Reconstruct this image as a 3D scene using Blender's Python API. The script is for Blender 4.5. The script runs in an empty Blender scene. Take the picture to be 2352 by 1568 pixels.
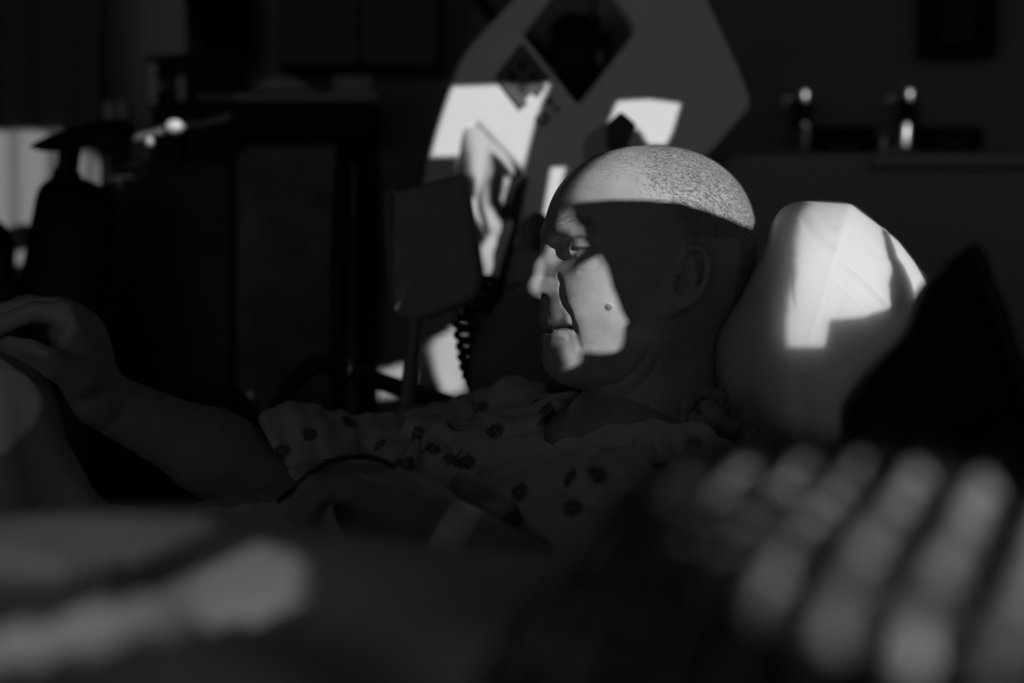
import bpy, bmesh, math, random
import numpy as np
from mathutils import Vector, Matrix

random.seed(7)
RNG = np.random.default_rng(7)
SC = bpy.context.scene
COL = SC.collection

# ------------------------------------------------------------------ camera, light, exposure
CAM = np.array([0.0, -1.45, 1.0])
FPX = 50.0 / 36.0 * 2352.0
cam_data = bpy.data.cameras.new('camera')
cam = bpy.data.objects.new('camera', cam_data)
COL.objects.link(cam)
cam.location = CAM
cam.rotation_euler = (math.pi / 2, 0, 0)
cam_data.lens = 50.0
cam_data.sensor_width = 36.0
cam_data.clip_start = 0.05
cam_data.dof.use_dof = True
cam_data.dof.focus_distance = 1.40
cam_data.dof.aperture_fstop = 1.8
SC.camera = cam

SUN_AZ, SUN_EL = math.radians(32), math.radians(14)
SUN_D = np.array([-math.sin(SUN_AZ) * math.cos(SUN_EL), math.cos(SUN_AZ) * math.cos(SUN_EL), -math.sin(SUN_EL)])
sun_data = bpy.data.lights.new('sun', 'SUN')
sun_data.energy = 3.2
sun_data.angle = math.radians(0.16)
sun = bpy.data.objects.new('sun', sun_data)
COL.objects.link(sun)
sun.rotation_euler = Vector(SUN_D).to_track_quat('-Z', 'Y').to_euler()
sun.location = (2.5, -3.0, 3.0)

world = bpy.data.worlds.new('sky')
SC.world = world
world.use_nodes = True
world.node_tree.nodes['Background'].inputs[0].default_value = (1, 1, 1, 1)
world.node_tree.nodes['Background'].inputs[1].default_value = 0.062

vs = SC.view_settings
vs.view_transform = 'Standard'
vs.look = 'None'
vs.exposure = 0.0
vs.gamma = 1.0
vs.use_curve_mapping = False

# ------------------------------------------------------------------ helpers
def P(px, py, d):
    """a point seen at photo pixel (px, py), d metres in front of the camera"""
    return np.array([(px - 1176.0) / FPX * d, CAM[1] + d, CAM[2] + (784.0 - py) / FPX * d])

def proj(v):
    d = v[:, 1] - CAM[1]
    return np.stack([v[:, 0] / d * FPX + 1176.0, 784.0 - (v[:, 2] - CAM[2]) / d * FPX], 1)

def sstep(a, b, x):
    t = np.clip((x - a) / (b - a), 0, 1)
    return t * t * (3 - 2 * t)

MATS = {}
def mat(name, g, rough=0.6, spec=0.3, metal=0.0, noise=None, bump=None, attr=None, emit=None, sss=None):
    """grey procedural material; noise=(scale, amount), bump=(scale, strength, detail)"""
    if name in MATS:
        return MATS[name]
    m = bpy.data.materials.new(name)
    m.use_nodes = True
    nt = m.node_tree
    b = nt.nodes['Principled BSDF']
    b.inputs['Base Color'].default_value = (g, g, g, 1)
    b.inputs['Roughness'].default_value = rough
    b.inputs['Metallic'].default_value = metal
    b.inputs['Specular IOR Level'].default_value = spec
    tc = nt.nodes.new('ShaderNodeTexCoord')
    last = None
    if attr:
        a = nt.nodes.new('ShaderNodeAttribute'); a.attribute_name = attr
        last = a.outputs['Fac']
    if noise:
        n = nt.nodes.new('ShaderNodeTexNoise')
        n.inputs['Scale'].default_value = noise[0]
        n.inputs['Detail'].default_value = 4
        nt.links.new(tc.outputs['Object'], n.inputs['Vector'])
        mr = nt.nodes.new('ShaderNodeMapRange')
        mr.inputs['From Min'].default_value = 0.3
        mr.inputs['From Max'].default_value = 0.7
        mr.inputs['To Min'].default_value = 1 - noise[1]
        mr.inputs['To Max'].default_value = 1 + noise[1]
        nt.links.new(n.outputs['Fac'], mr.inputs['Value'])
        mm = nt.nodes.new('ShaderNodeMath'); mm.operation = 'MULTIPLY'
        nt.links.new(mr.outputs[0], mm.inputs[0])
        if last: nt.links.new(last, mm.inputs[1])
        else: mm.inputs[1].default_value = g
        last = mm.outputs[0]
    if last:
        nt.links.new(last, b.inputs['Base Color'])
    if bump:
        n = nt.nodes.new('ShaderNodeTexNoise')
        n.inputs['Scale'].default_value = bump[0]
        n.inputs['Detail'].default_value = bump[2] if len(bump) > 2 else 3
        nt.links.new(tc.outputs['Object'], n.inputs['Vector'])
        bp = nt.nodes.new('ShaderNodeBump')
        bp.inputs['Strength'].default_value = bump[1]
        bp.inputs['Distance'].default_value = bump[3] if len(bump) > 3 else 0.002
        nt.links.new(n.outputs['Fac'], bp.inputs['Height'])
        nt.links.new(bp.outputs[0], b.inputs['Normal'])
    if sss:
        b.inputs['Subsurface Weight'].default_value = sss[0]
        b.inputs['Subsurface Radius'].default_value = (1, 1, 1)
        b.inputs['Subsurface Scale'].default_value = sss[1]
    if emit:
        b.inputs['Emission Color'].default_value = (1, 1, 1, 1)
        b.inputs['Emission Strength'].default_value = emit
    MATS[name] = m
    return m

def tag(o, label=None, cat=None, group=None, kind=None):
    if label: o['label'] = label
    if cat: o['category'] = cat
    if group: o['group'] = group
    if kind: o['kind'] = kind
    return o

def empty(name, loc=(0, 0, 0)):
    o = bpy.data.objects.new(name, None)
    COL.objects.link(o)
    o.location = Vector(loc)
    o.empty_display_size = 0.05
    return o

def link(name, me, m, parent=None, smooth=True):
    if m is not None:
        me.materials.append(m)
    if smooth:
        me.polygons.foreach_set('use_smooth', [True] * len(me.polygons))
    o = bpy.data.objects.new(name, me)
    COL.objects.link(o)
    if parent is not None:
        o.parent = parent
        o.matrix_parent_inverse = Matrix.Translation(-parent.location)
    return o

def obj(name, verts, faces, m, parent=None, smooth=True):
    me = bpy.data.meshes.new(name)
    me.from_pydata([tuple(map(float, v)) for v in verts], [], [tuple(map(int, f)) for f in faces])
    me.validate()
    me.update()
    return link(name, me, m, parent, smooth)

def fix_normals(o):
    bm = bmesh.new(); bm.from_mesh(o.data)
    bmesh.ops.recalc_face_normals(bm, faces=bm.faces)
    bm.to_mesh(o.data); bm.free()
    return o

def bevel_mod(o, w, seg=3):
    md = o.modifiers.new('bevel', 'BEVEL'); md.width = w; md.segments = seg; md.limit_method = 'ANGLE'
    return o

def box_data(lo, hi):
    x0, y0, z0 = lo; x1, y1, z1 = hi
    v = [(x0, y0, z0), (x1, y0, z0), (x1, y1, z0), (x0, y1, z0), (x0, y0, z1), (x1, y0, z1), (x1, y1, z1), (x0, y1, z1)]
    f = [(0, 3, 2, 1), (4, 5, 6, 7), (0, 1, 5, 4), (1, 2, 6, 5), (2, 3, 7, 6), (3, 0, 4, 7)]
    return v, f

def box(name, lo, hi, m, parent=None, bev=0.0):
    v, f = box_data(lo, hi)
    o = obj(name, v, f, m, parent, smooth=False)
    if bev: bevel_mod(o, bev)
    return o

def catmull(pts, n=10, closed=False):
    pts = np.asarray(pts, float)
    out = []
    N = len(pts)
    segs = N if closed else N - 1
    for i in range(segs):
        if closed:
            p0, p1, p2, p3 = pts[(i - 1) % N], pts[i], pts[(i + 1) % N], pts[(i + 2) % N]
        else:
            p0, p1, p2, p3 = pts[max(i - 1, 0)], pts[i], pts[i + 1], pts[min(i + 2, N - 1)]
        for k in range(n):
            t = k / n
            out.append(0.5 * ((2 * p1) + (-p0 + p2) * t + (2 * p0 - 5 * p1 + 4 * p2 - p3) * t * t + (-p0 + 3 * p1 - 3 * p2 + p3) * t ** 3))
    if not closed:
        out.append(pts[-1])
    return np.array(out)

def tube_data(path, rad, seg=12, cap=True):
    path = np.asarray(path, float)
    n = len(path)
    rad = np.broadcast_to(np.asarray(rad, float), (n,)) if np.ndim(rad) else np.full(n, rad)
    tang = np.gradient(path, axis=0)
    tang /= np.linalg.norm(tang, axis=1)[:, None] + 1e-12
    up = np.array([0, 0, 1.0]) if abs(tang[0][2]) < 0.9 else np.array([0, 1.0, 0])
    u = np.cross(tang[0], up); u /= np.linalg.norm(u)
    V = []
    for i in range(n):
        u = u - tang[i] * np.dot(u, tang[i]); u /= np.linalg.norm(u)
        w = np.cross(tang[i], u)
        for k in range(seg):
            a = 2 * math.pi * k / seg
            V.append(path[i] + rad[i] * (u * math.cos(a) + w * math.sin(a)))
    F = []
    for i in range(n - 1):
        for k in range(seg):
            a, b = i * seg + k, i * seg + (k + 1) % seg
            F.append((a, b, b + seg, a + seg))
    if cap:
        F.append(tuple(range(seg))[::-1]); F.append(tuple((n - 1) * seg + k for k in range(seg)))
    return V, F

def tube(name, path, rad, m, parent=None, seg=12):
    V, F = tube_data(path, rad, seg)
    return fix_normals(obj(name, V, F, m, parent))

def rounded(poly, r, n=5):
    """polygon with its corners rounded"""
    poly = [np.array(p, float) for p in poly]
    out = []
    N = len(poly)
    rr = r if isinstance(r, (list, tuple)) else [r] * N
    for i in range(N):
        p, a, b = poly[i], poly[i - 1], poly[(i + 1) % N]
        da, db = a - p, b - p
        la, lb = np.linalg.norm(da), np.linalg.norm(db)
        q = min(rr[i], la * 0.48, lb * 0.48)
        s, e = p + da / la * q, p + db / lb * q
        for k in range(n + 1):
            t = k / n
            out.append((1 - t) ** 2 * s + 2 * t * (1 - t) * p + t * t * e)
    return out

def plate_mesh(name, outer, holes, thick, bev=0.0, bev_res=3):
    """flat plate in local XY (filled 2-D curve with holes), extruded along Z"""
    cu = bpy.data.curves.new(name + '_c', 'CURVE')
    cu.dimensions = '2D'; cu.fill_mode = 'BOTH'
    cu.extrude = max(thick / 2 - bev, 1e-5); cu.bevel_depth = bev; cu.bevel_resolution = bev_res
    if bev: cu.offset = -bev
    for loop in [outer] + list(holes):
        sp = cu.splines.new('POLY')
        sp.points.add(len(loop) - 1)
        for p, q in zip(sp.points, loop):
            p.co = (float(q[0]), float(q[1]), 0, 1)
        sp.use_cyclic_u = True
    tmp = bpy.data.objects.new('tmp', cu)
    COL.objects.link(tmp)
    dg = bpy.context.evaluated_depsgraph_get()
    me = bpy.data.meshes.new_from_object(tmp.evaluated_get(dg))
    COL.objects.unlink(tmp)
    bpy.data.objects.remove(tmp); bpy.data.curves.remove(cu)
    me.name = name
    return me

def facing_plate(name, outer, holes, d, thick, m, parent=None, bev=0.0, yaw=0.0, pivot=None):
    """plate whose outline is given as photo pixels on a vertical plane d metres away; yaw turns it about a vertical axis through pivot px"""
    s = d / FPX
    pv = pivot if pivot is not None else 1176.0
    cv = lambda L: [((q[0] - pv) * s, (784.0 - q[1]) * s) for q in L]
    me = plate_mesh(name, cv(outer), [cv(h) for h in holes], thick, bev)
    M = Matrix.Translation((float((pv - 1176.0) * s), CAM[1] + d, CAM[2])) @ Matrix.Rotation(yaw, 4, 'Z') @ Matrix.Rotation(math.pi / 2, 4, 'X')
    me.transform(M)
    o = link(name, me, m, parent, smooth=False)
    if bev:
        for p in me.polygons: p.use_smooth = len(p.vertices) == 4 and p.area < bev * bev * 30
    return o

# ------------------------------------------------------------------ implicit surfaces (smooth unions, polygonised with surface nets)
def smin(a, b, k):
    h = np.maximum(k - np.abs(a - b), 0) / k
    return np.minimum(a, b) - h * h * k * 0.25
def smax(a, b, k): return -smin(-a, -b, k)

class Field:
    def __init__(s, lo, hi, res):
        s.lo = np.array(lo, np.float32)
        s.ax = [np.arange(lo[i], hi[i] + res, res, dtype=np.float32) for i in range(3)]
        s.X = s.ax[0][:, None, None]; s.Y = s.ax[1][None, :, None]; s.Z = s.ax[2][None, None, :]
        s.res = res
        s.d = np.full((len(s.ax[0]), len(s.ax[1]), len(s.ax[2])), 1e3, np.float32)
    def ell(s, c, r, p=2.0, rot=None):
        x, y, z = s.X - c[0], s.Y - c[1], s.Z - c[2]
        if rot is not None:
            R = np.asarray(rot, np.float32)
            x, y, z = (R[0, 0] * x + R[1, 0] * y + R[2, 0] * z, R[0, 1] * x + R[1, 1] * y + R[2, 1] * z, R[0, 2] * x + R[1, 2] * y + R[2, 2] * z)
        x, y, z = np.abs(x / r[0]), np.abs(y / r[1]), np.abs(z / r[2])
        if p == 2.0:
            k = np.sqrt(x * x + y * y + z * z)
        else:
            k = (x ** p + y ** p + z ** p) ** (1.0 / p)
        if p == 2.0:
            g = np.sqrt((x / r[0]) ** 2 + (y / r[1]) ** 2 + (z / r[2]) ** 2) + 1e-9
            return (k * (k - 1.0) / g).astype(np.float32)
        return ((k - 1.0) * min(r) * 1.15).astype(np.float32)
    def cone(s, a, b, ra, rb):
        a = np.asarray(a, np.float32); b = np.asarray(b, np.float32)
        ba = b - a; L = float(ba @ ba) + 1e-12
        px, py, pz = s.X - a[0], s.Y - a[1], s.Z - a[2]
        h = np.clip((px * ba[0] + py * ba[1] + pz * ba[2]) / L, 0, 1)
        dx, dy, dz = px - ba[0] * h, py - ba[1] * h, pz - ba[2] * h
        return (np.sqrt(dx * dx + dy * dy + dz * dz) - (ra + (rb - ra) * h)).astype(np.float32)
    def chain(s, pts, rads, k=0.004):
        d = None
        for i in range(len(pts) - 1):
            c = s.cone(pts[i], pts[i + 1], rads[i], rads[i + 1])
            d = c if d is None else smin(d, c, k)
        return d
    def add(s, d, k): s.d[...] = smin(s.d, d, k) if k > 0 else np.minimum(s.d, d)
    def sub(s, d, k): s.d[...] = smax(s.d, -d, k)
    def view(s, lo, hi):
        """the same field restricted to a box (shares its values)"""
        v = object.__new__(Field)
        sl = tuple(slice(max(int(np.searchsorted(a, l)) - 1, 0), int(np.searchsorted(a, h)) + 1) for a, l, h in zip(s.ax, lo, hi))
        v.ax = [a[q] for a, q in zip(s.ax, sl)]
        v.X = v.ax[0][:, None, None]; v.Y = v.ax[1][None, :, None]; v.Z = v.ax[2][None, None, :]
        v.res = s.res; v.d = s.d[sl]
        return v
    def around(s, pts, pad):
        pts = np.asarray(pts); return s.view(pts.min(0) - pad, pts.max(0) + pad)
    def mesh(s):
        V = s.d; nx, ny, nz = V.shape
        ins = V < 0
        c = np.zeros((nx - 1, ny - 1, nz - 1), np.int8)
        for i in (0, 1):
            for j in (0, 1):
                for k in (0, 1):
                    c += ins[i:nx - 1 + i, j:ny - 1 + j, k:nz - 1 + k]
        act = (c > 0) & (c < 8)
        I, J, K = np.nonzero(act)
        idx = np.full(act.shape, -1, np.int32); idx[I, J, K] = np.arange(len(I))
        acc = np.zeros((len(I), 3)); cnt = np.zeros(len(I))
        corners = [(i, j, k) for i in (0, 1) for j in (0, 1) for k in (0, 1)]
        vals = {q: V[I + q[0], J + q[1], K + q[2]] for q in corners}
        for q in corners:
            for ax in range(3):
                if q[ax] == 0:
                    w = list(q); w[ax] = 1; w = tuple(w)
                    a, b = vals[q], vals[w]
                    x = (a < 0) != (b < 0)
                    t = np.where(x, a / np.where(x, a - b, 1), 0)
                    for e in range(3):
                        acc[:, e] += np.where(x, q[e] + (t if e == ax else 0), 0)
                    cnt += x
        acc /= np.maximum(cnt, 1)[:, None]
        verts = (acc + np.stack([I, J, K], 1)) * s.res + s.lo
        F = []
        for ax in range(3):
            sl0 = [slice(1, -1)] * 3; sl1 = [slice(1, -1)] * 3
            sl0[ax] = slice(0, -1); sl1[ax] = slice(1, None)
            a, b = ins[tuple(sl0)], ins[tuple(sl1)]
            for flip in (0, 1):
                m = (a & ~b) if not flip else (~a & b)
                i, j, k = np.nonzero(m)
                off = [1, 1, 1]; off[ax] = 0
                base = np.stack([i + off[0], j + off[1], k + off[2]], 1)
                u, v = (ax + 1) % 3, (ax + 2) % 3
                q = []
                for du, dv in ((-1, -1), (0, -1), (0, 0), (-1, 0)):
                    bb = base.copy(); bb[:, u] += du; bb[:, v] += dv
                    q.append(idx[bb[:, 0], bb[:, 1], bb[:, 2]])
                q = np.stack(q, 1)
                F.append(q[:, ::-1] if flip else q)
        F = np.concatenate(F)
        F = F[(F >= 0).all(1)]
        return verts, F

def vnormals(V, F):
    n = np.zeros_like(V)
    fn = np.cross(V[F[:, 2]] - V[F[:, 0]], V[F[:, 3]] - V[F[:, 1]])
    for k in range(4):
        np.add.at(n, F[:, k], fn)
    return n / (np.linalg.norm(n, axis=1)[:, None] + 1e-20)

def laplace(V, F, it=1, lam=0.5):
    for _ in range(it):
        s = np.zeros_like(V); c = np.zeros(len(V))
        for k in range(4):
            a, b = F[:, k], F[:, (k + 1) % 4]
            np.add.at(s, a, V[b]); np.add.at(s, b, V[a])
            np.add.at(c, a, 1); np.add.at(c, b, 1)
        V = V + lam * (s / np.maximum(c, 1)[:, None] - V)
    return V

def polydist(p, line):
    """distance of 2-D points to a polyline and the arc fraction of the nearest point"""
    line = np.asarray(line, float)
    best = np.full(len(p), 1e9); frac = np.zeros(len(p)); sgn = np.zeros(len(p))
    n = len(line) - 1
    for i in range(n):
        a, b = line[i], line[i + 1]
        ba = b - a
        h = np.clip(((p - a) @ ba) / (ba @ ba), 0, 1)
        q = p - a - h[:, None] * ba
        d = np.hypot(q[:, 0], q[:, 1])
        m = d < best
        best[m] = d[m]; frac[m] = ((i + h) / n)[m]
        sgn[m] = np.sign(ba[0] * q[:, 1] - ba[1] * q[:, 0])[m]
    return best, frac, sgn

def stroke(V, N, px, line, width, depth, mask=None, smoothn=8, taper=True, shape='v'):
    """press (depth>0) or raise (depth<0) a line drawn over the surface facing the camera; width in px, depth in m"""
    ln = catmull(line, smoothn) if len(line) > 2 else np.asarray(line, float)
    d, fr, sg = polydist(px, ln)
    w = np.exp(-(d / width) ** 2) if shape == 'v' else np.where(sg > 0, np.exp(-(d / width) ** 2), np.exp(-(d / (width * 0.3)) ** 2))
    if taper:
        w = w * np.clip(np.minimum(fr, 1 - fr) * 5, 0.0, 1) ** 0.7
    w = w * (N[:, 1] < 0.15)
    if mask is not None: w = w * mask
    return V - N * (w * depth)[:, None]

def concat(parts):
    Vs, Fs, o = [], [], 0
    for V, F in parts:
        Vs.append(V); Fs.append(F + o); o += len(V)
    return np.concatenate(Vs), np.concatenate(Fs)

def np_mesh(name, V, F, m, parent=None, attr=None):
    me = bpy.data.meshes.new(name)
    me.vertices.add(len(V)); me.vertices.foreach_set('co', np.asarray(V, np.float32).ravel())
    nl = F.shape[1]
    me.loops.add(F.size); me.loops.foreach_set('vertex_index', F.astype(np.int32).ravel())
    me.polygons.add(len(F))
    me.polygons.foreach_set('loop_start', np.arange(len(F), dtype=np.int32) * nl)
    me.update(calc_edges=True)
    if attr:
        for k, a in attr.items():
            at = me.attributes.new(k, 'FLOAT', 'POINT')
            at.data.foreach_set('value', np.asarray(a, np.float32))
    return link(name, me, m, parent)

# =================================================================== the person
YAW = math.radians(12)
HC = P(1490, 620, 1.45)                       # head centre
HF = np.array([-math.cos(YAW), -math.sin(YAW), 0.0])      # face direction
HL = np.array([math.sin(YAW), -math.cos(YAW), 0.0])       # the side turned to the camera
def h2w(q): return HC + (q[:, :1] * HF + q[:, 1:2] * HL + q[:, 2:3] * np.array([0, 0, 1.0])) * 0.001

def build_head():
    s = Field((-122, -92, -190), (142, 92, 136), 1.6)
    # skull and face masses (mm: forward, towards camera, up)
    s.d = s.ell((-1, 0, 27), (109, 79, 99), 2.25)
    s.add(s.ell((50, 0, -37), (55, 57, 69), 2.2), 26)
    s.add(s.ell((88, 0, -89), (19.5, 23, 18)), 16)
    s.add(s.ell((86, 0, -56), (24.5, 31, 30)), 14)
    for e in (-1, 1):
        s.add(s.cone((0, e * 54, -38), (12, e * 48, -72), 15, 14), 30)
        s.add(s.cone((12, e * 48, -72), (84, e * 15, -94), 14, 12), 30)
        s.add(s.ell((54, e * 38, -30), (38, 25, 34)), 16)
        s.add(s.cone((18, e * 62, 0), (68, e * 43, -2), 11, 12), 18)
        s.add(s.chain([(99, e * 8, 33), (95.5, e * 28, 37), (80, e * 49, 33)], [7, 8.5, 7]), 14)
    s.add(s.ell((38, 0, -103), (40, 42, 20)), 24)
    # neck
    s.add(s.cone((-10, 0, -50), (-2, 0, -200), 57, 62), 22)
    # eye sockets, lids
    S0 = s
    for e in (-1, 1):
        s = S0.view((50, min(e * 5, e * 70), -25), (142, max(e * 5, e * 70), 60))
        s.sub(s.ell((105, e * 32, 17), (21, 18, 11)), 10)
        s.add(s.ell((81, e * 33.5, 17.5), (14.5, 15.5, 13.5)), 5)
        s.add(s.ell((90, e * 20, 13), (9, 8, 9)), 6)
        s.add(s.chain([(89, e * 22, 3), (87, e * 33, 1), (78, e * 46, 4)], [4, 5, 4]), 9)
    s = S0.view((75, -45, -110), (142, 45, 55))
    # nose
    nose = s.chain([(97, 0, 32), (101, 0, 19), (111, 0, 0), (115.5, 0, -17)], [8, 8.2, 10, 12], 8)
    nose = smin(nose, s.ell((116, 0, -20), (13, 12, 10.5)), 6)
    for e in (-1, 1):
        nose = smin(nose, s.ell((103, e * 13.0, -20), (12, 9, 9.5)), 8)
        nose = smin(nose, s.cone((98, e * 9, 10), (100, e * 14, -16), 6, 8), 10)
    s.add(nose, 10)
    for e in (-1, 1):
        s.sub(s.ell((107, e * 12, -29.5), (8.5, 4.5, 4.6)), 2.5)
    # upper lip beside the fold
    for e in (-1, 1):
        s.add(s.ell((92, e * 18, -43), (15, 13, 13)), 10)
    # mouth
    s.add(s.chain([(88, -25, -59), (104, -12, -53.5), (107.5, 0, -52), (104, 12, -53.5), (88, 25, -59)], [3, 5, 5.5, 5, 3]), 8)
    s.add(s.chain([(87, -23, -64), (101, -12, -70), (105, 0, -71), (101, 12, -70), (87, 23, -64)], [3, 5, 5.5, 5, 3]), 7)
    s.sub(s.chain(catmull([(84, -29, -66), (93, -23, -62.5), (108, -12, -61.3), (112, 0, -61), (108, 12, -61.3), (93, 23, -62.5), (84, 29, -66)], 4), [1.6] * 4 + [2.6] * 17 + [1.6] * 4, 1), 3)
    # ears
    tl = math.radians(17)
    for e in (-1, 1):
        s = S0.view((-70, min(e * 50, e * 92), -70), (40, max(e * 50, e * 92), 50))
        ec = np.array([-12, e * 73, -14.0])
        Rx = np.array([[math.cos(tl), 0, math.sin(tl)], [0, 1, 0], [-math.sin(tl), 0, math.cos(tl)]])
        out = np.array([[1, 0, 0], [0, 1, 0], [0, 0, 1.0]])
        def E(a, b, c):      # a forward, b outward, c up in the ear's own frame
            v = np.array([a * math.cos(tl) - c * math.sin(tl), b, a * math.sin(tl) + c * math.cos(tl)])
            return ec + np.array([v[0], e * v[1], v[2]])
        ear = s.ell(E(0, 2, 3), (17, 5, 30), rot=np.array([[math.cos(tl), 0, -math.sin(tl)], [0, 1, 0], [math.sin(tl), 0, math.cos(tl)]]))
        ear = smin(ear, s.ell(E(5, 2, -27), (10, 5, 10)), 6)
        s.add(ear, 7)
        ring = [E(9, 5, 14), E(7, 8, 28), E(-4, 10, 34), E(-15, 10, 24), E(-18.5, 9.5, 6), E(-15, 8, -12), E(-5, 6, -24)]
        ring = catmull(ring, 4); s.add(s.chain(ring, [3.4] * len(ring), 1), 3)
        ah = catmull([E(1, 5, 22), E(-8, 7, 8), E(-8, 7, -8), E(0, 6, -17)], 4); s.add(s.chain(ah, [2.8] * len(ah), 1), 4)
        s.sub(s.ell(E(2, 9, -4), (8, 8, 11)), 3)
        s.add(s.ell(E(11, 5, -5), (4, 4.5, 6)), 3)
        s.add(s.ell(E(4, 5, -19), (4, 3.5, 3.5)), 3)
    s = S0
    V, F = s.mesh()
    V = laplace(V, F, 2, 0.4)
    q = V.copy()                                   # local copy, mm
    W = h2w(V)
    N = vnormals(W, F); px = proj(W)
    near = (q[:, 1] > -5).astype(float)
    st = lambda line, w, d, sh='v', tp=True: stroke(W, N, px, line, w, d, near, shape=sh, taper=tp)
    # folds and wrinkles
    W = st([(1287, 655), (1293, 690), (1310, 718), (1319, 748), (1324, 768)], 6, 0.0020)
    W = st([(1300, 690), (1322, 722), (1336, 752), (1345, 790)], 24, -0.0018)
    W = st([(1300, 725), (1308, 745)], 16, -0.0016)
    W = st([(1246, 759), (1265, 757), (1284, 754), (1306, 753), (1314, 758)], 5.0, 0.0046)
    W = st([(1262, 772), (1285, 772), (1305, 776)], 7, -0.0012)
    W = st([(1240, 636), (1262, 636), (1283, 645)], 6, 0.0009)
    W = st([(1312, 752), (1322, 762), (1330, 792), (1334, 806)], 7, 0.0010)
    W = st([(1370, 893), (1420, 880), (1465, 845), (1495, 800)], 7, 0.0022)
    W = st([(1385, 925), (1440, 905), (1490, 868), (1515, 820)], 7, 0.0018)
    W = st([(1375, 955), (1440, 945), (1500, 925)], 5, 0.0012)
    W = st([(1375, 975), (1440, 972), (1500, 955)], 5, 0.0010)
    W = st([(1318, 600), (1345, 607), (1378, 592)], 6, 0.0014)
    W = st([(1326, 622), (1350, 622), (1384, 604)], 6, 0.0010)
    W = st([(1308, 552), (1330, 548), (1358, 552), (1382, 568)], 6, 0.0024)
    W = st([(1310, 578), (1330, 574), (1355, 573), (1384, 566)], 4.0, 0.0046)
    W = st([(1314, 571), (1332, 566), (1356, 565), (1380, 560)], 5, -0.0012)
    W = st([(1320, 588), (1342, 590), (1374, 578)], 4, -0.0012)
    W = st([(1388, 556), (1412, 548)], 4, 0.0008)
    W = st([(1388, 570), (1415, 574)], 4, 0.0008)
    W = st([(1260, 480), (1300, 470), (1350, 474)], 5, 0.0006)
    W = st([(1275, 440), (1320, 432), (1380, 440)], 5, 0.0005)
    W = st([(1280, 628), (1288, 650), (1286, 672)], 5, 0.0020)
    W = laplace(W, F, 1, 0.5); N = vnormals(W, F)
    # mole
    d = np.hypot(px[:, 0] - 1398, px[:, 1] - 704)
    W = W - N * (-(np.sqrt(np.clip(1 - (d / 8.5) ** 2, 0, 1)) * 0.0022) * near * (N[:, 1] < 0))[:, None]
    # colour of the skin: mole, lips; shade painted into the mouth gap
    colr = np.full(len(W), 0.44)
    colr = colr * (1 - 0.55 * (d < 8) * near)
    dl, _, _ = polydist(px, [(1243, 738), (1270, 742), (1316, 756)])
    colr = colr * (1 - 0.25 * np.exp(-(dl / 7) ** 2) * near)
    dl, _, _ = polydist(px, [(1250, 759), (1284, 755), (1308, 754)])
    colr = colr * (1 - 0.7 * np.exp(-(dl / 4) ** 4) * near)
    # shaved scalp darkens the skin a little
    return W, F, q, colr

def hair_density(q):
    f, z = q[:, 0], q[:, 2]
    line = np.interp(z, [-60, -20, 0, 20, 45, 70, 95, 115, 130], [-46, -28, -22, 2, 18, 36, 46, 46, 40])
    d = sstep(0, 45, line - f)
    d = d * (z > np.interp(f, [-120, -60, -45, -30, 0], [-75, -62, -45, -30, -5])) * (1 - ((f > -72) & (f < -22) & (z < 30)))
    top = 0.25 * sstep(80, 110, z) * sstep(92, 55, f)
    return np.maximum(d, top)

S_F, E_F, W_F = P(1150, 1005, 1.62), P(640, 1112, 1.55), P(228, 915, 1.47)
S_N, E_N, W_N = P(1560, 1135, 1.28), P(1400, 1400, 1.17), P(1075, 1262, 1.20)

def far_arm(s):
    s.d[...] = s.chain([S_F, S_F * 0.5 + E_F * 0.5, E_F], [0.052, 0.048, 0.041], 0.02)
    s.add(s.chain([E_F, E_F * 0.62 + W_F * 0.38, W_F], [0.041, 0.043, 0.029], 0.02), 0.02)
    s.add(s.cone(E_F + (0.0, 0.0, -0.012), E_F * .7 + W_F * .3, 0.034, 0.036), 0.02)

def far_hand():
    s = Field((-0.66, -0.12, 0.90), (-0.34, 0.13, 1.08), 0.0022)
    s.d[...] = s.cone(E_F, W_F, 0.041, 0.029)
    K = [P(150, 722, 1.435), P(140, 712, 1.455), P(128, 714, 1.475), P(118, 724, 1.495)]
    wr = [W_F + (0.004, -0.014 + 0.012 * i, 0) for i in range(4)]
    for i in range(4):
        s.add(s.cone(wr[i], K[i], 0.021, 0.014), 0.014)
    s.add(s.ell(P(185, 810, 1.46), (0.03, 0.026, 0.045)), 0.02)
    ends = [[P(78, 716, 1.425), P(10, 742, 1.425), P(-30, 775, 1.43)], [P(66, 700, 1.445), P(-10, 722, 1.44), P(-50, 760, 1.44)],
            [P(50, 702, 1.475), P(-25, 730, 1.47), P(-60, 770, 1.47)], [P(50, 714, 1.495), P(-15, 742, 1.49), P(-45, 780, 1.49)]]
    for i in range(4):
        pts = [K[i]] + ends[i]
        s.around(pts, 0.03).add(s.around(pts, 0.03).chain(pts, [0.0125, 0.0105, 0.0098, 0.0085], 0.003), 0.004)
    th = [P(190, 870, 1.435), P(128, 838, 1.415), P(68, 806, 1.405), P(20, 792, 1.405)]
    s.add(s.chain(th, [0.02, 0.0145, 0.0115, 0.0095], 0.004), 0.008)
    V, F = s.mesh()
    V = laplace(V, F, 2, 0.4)
    N = vnormals(V, F); px = proj(V)
    V = stroke(V, N, px, [(150, 752), (118, 778), (95, 800)], 6, 0.003)
    V = stroke(V, N, px, [(60, 700), (90, 690), (112, 694)], 5, 0.0015)
    for xx in (40, 52, 64): V = stroke(V, N, px, [(xx, 705), (xx + 3, 722), (xx, 738)], 3, 0.0006)
    return V, F

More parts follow.
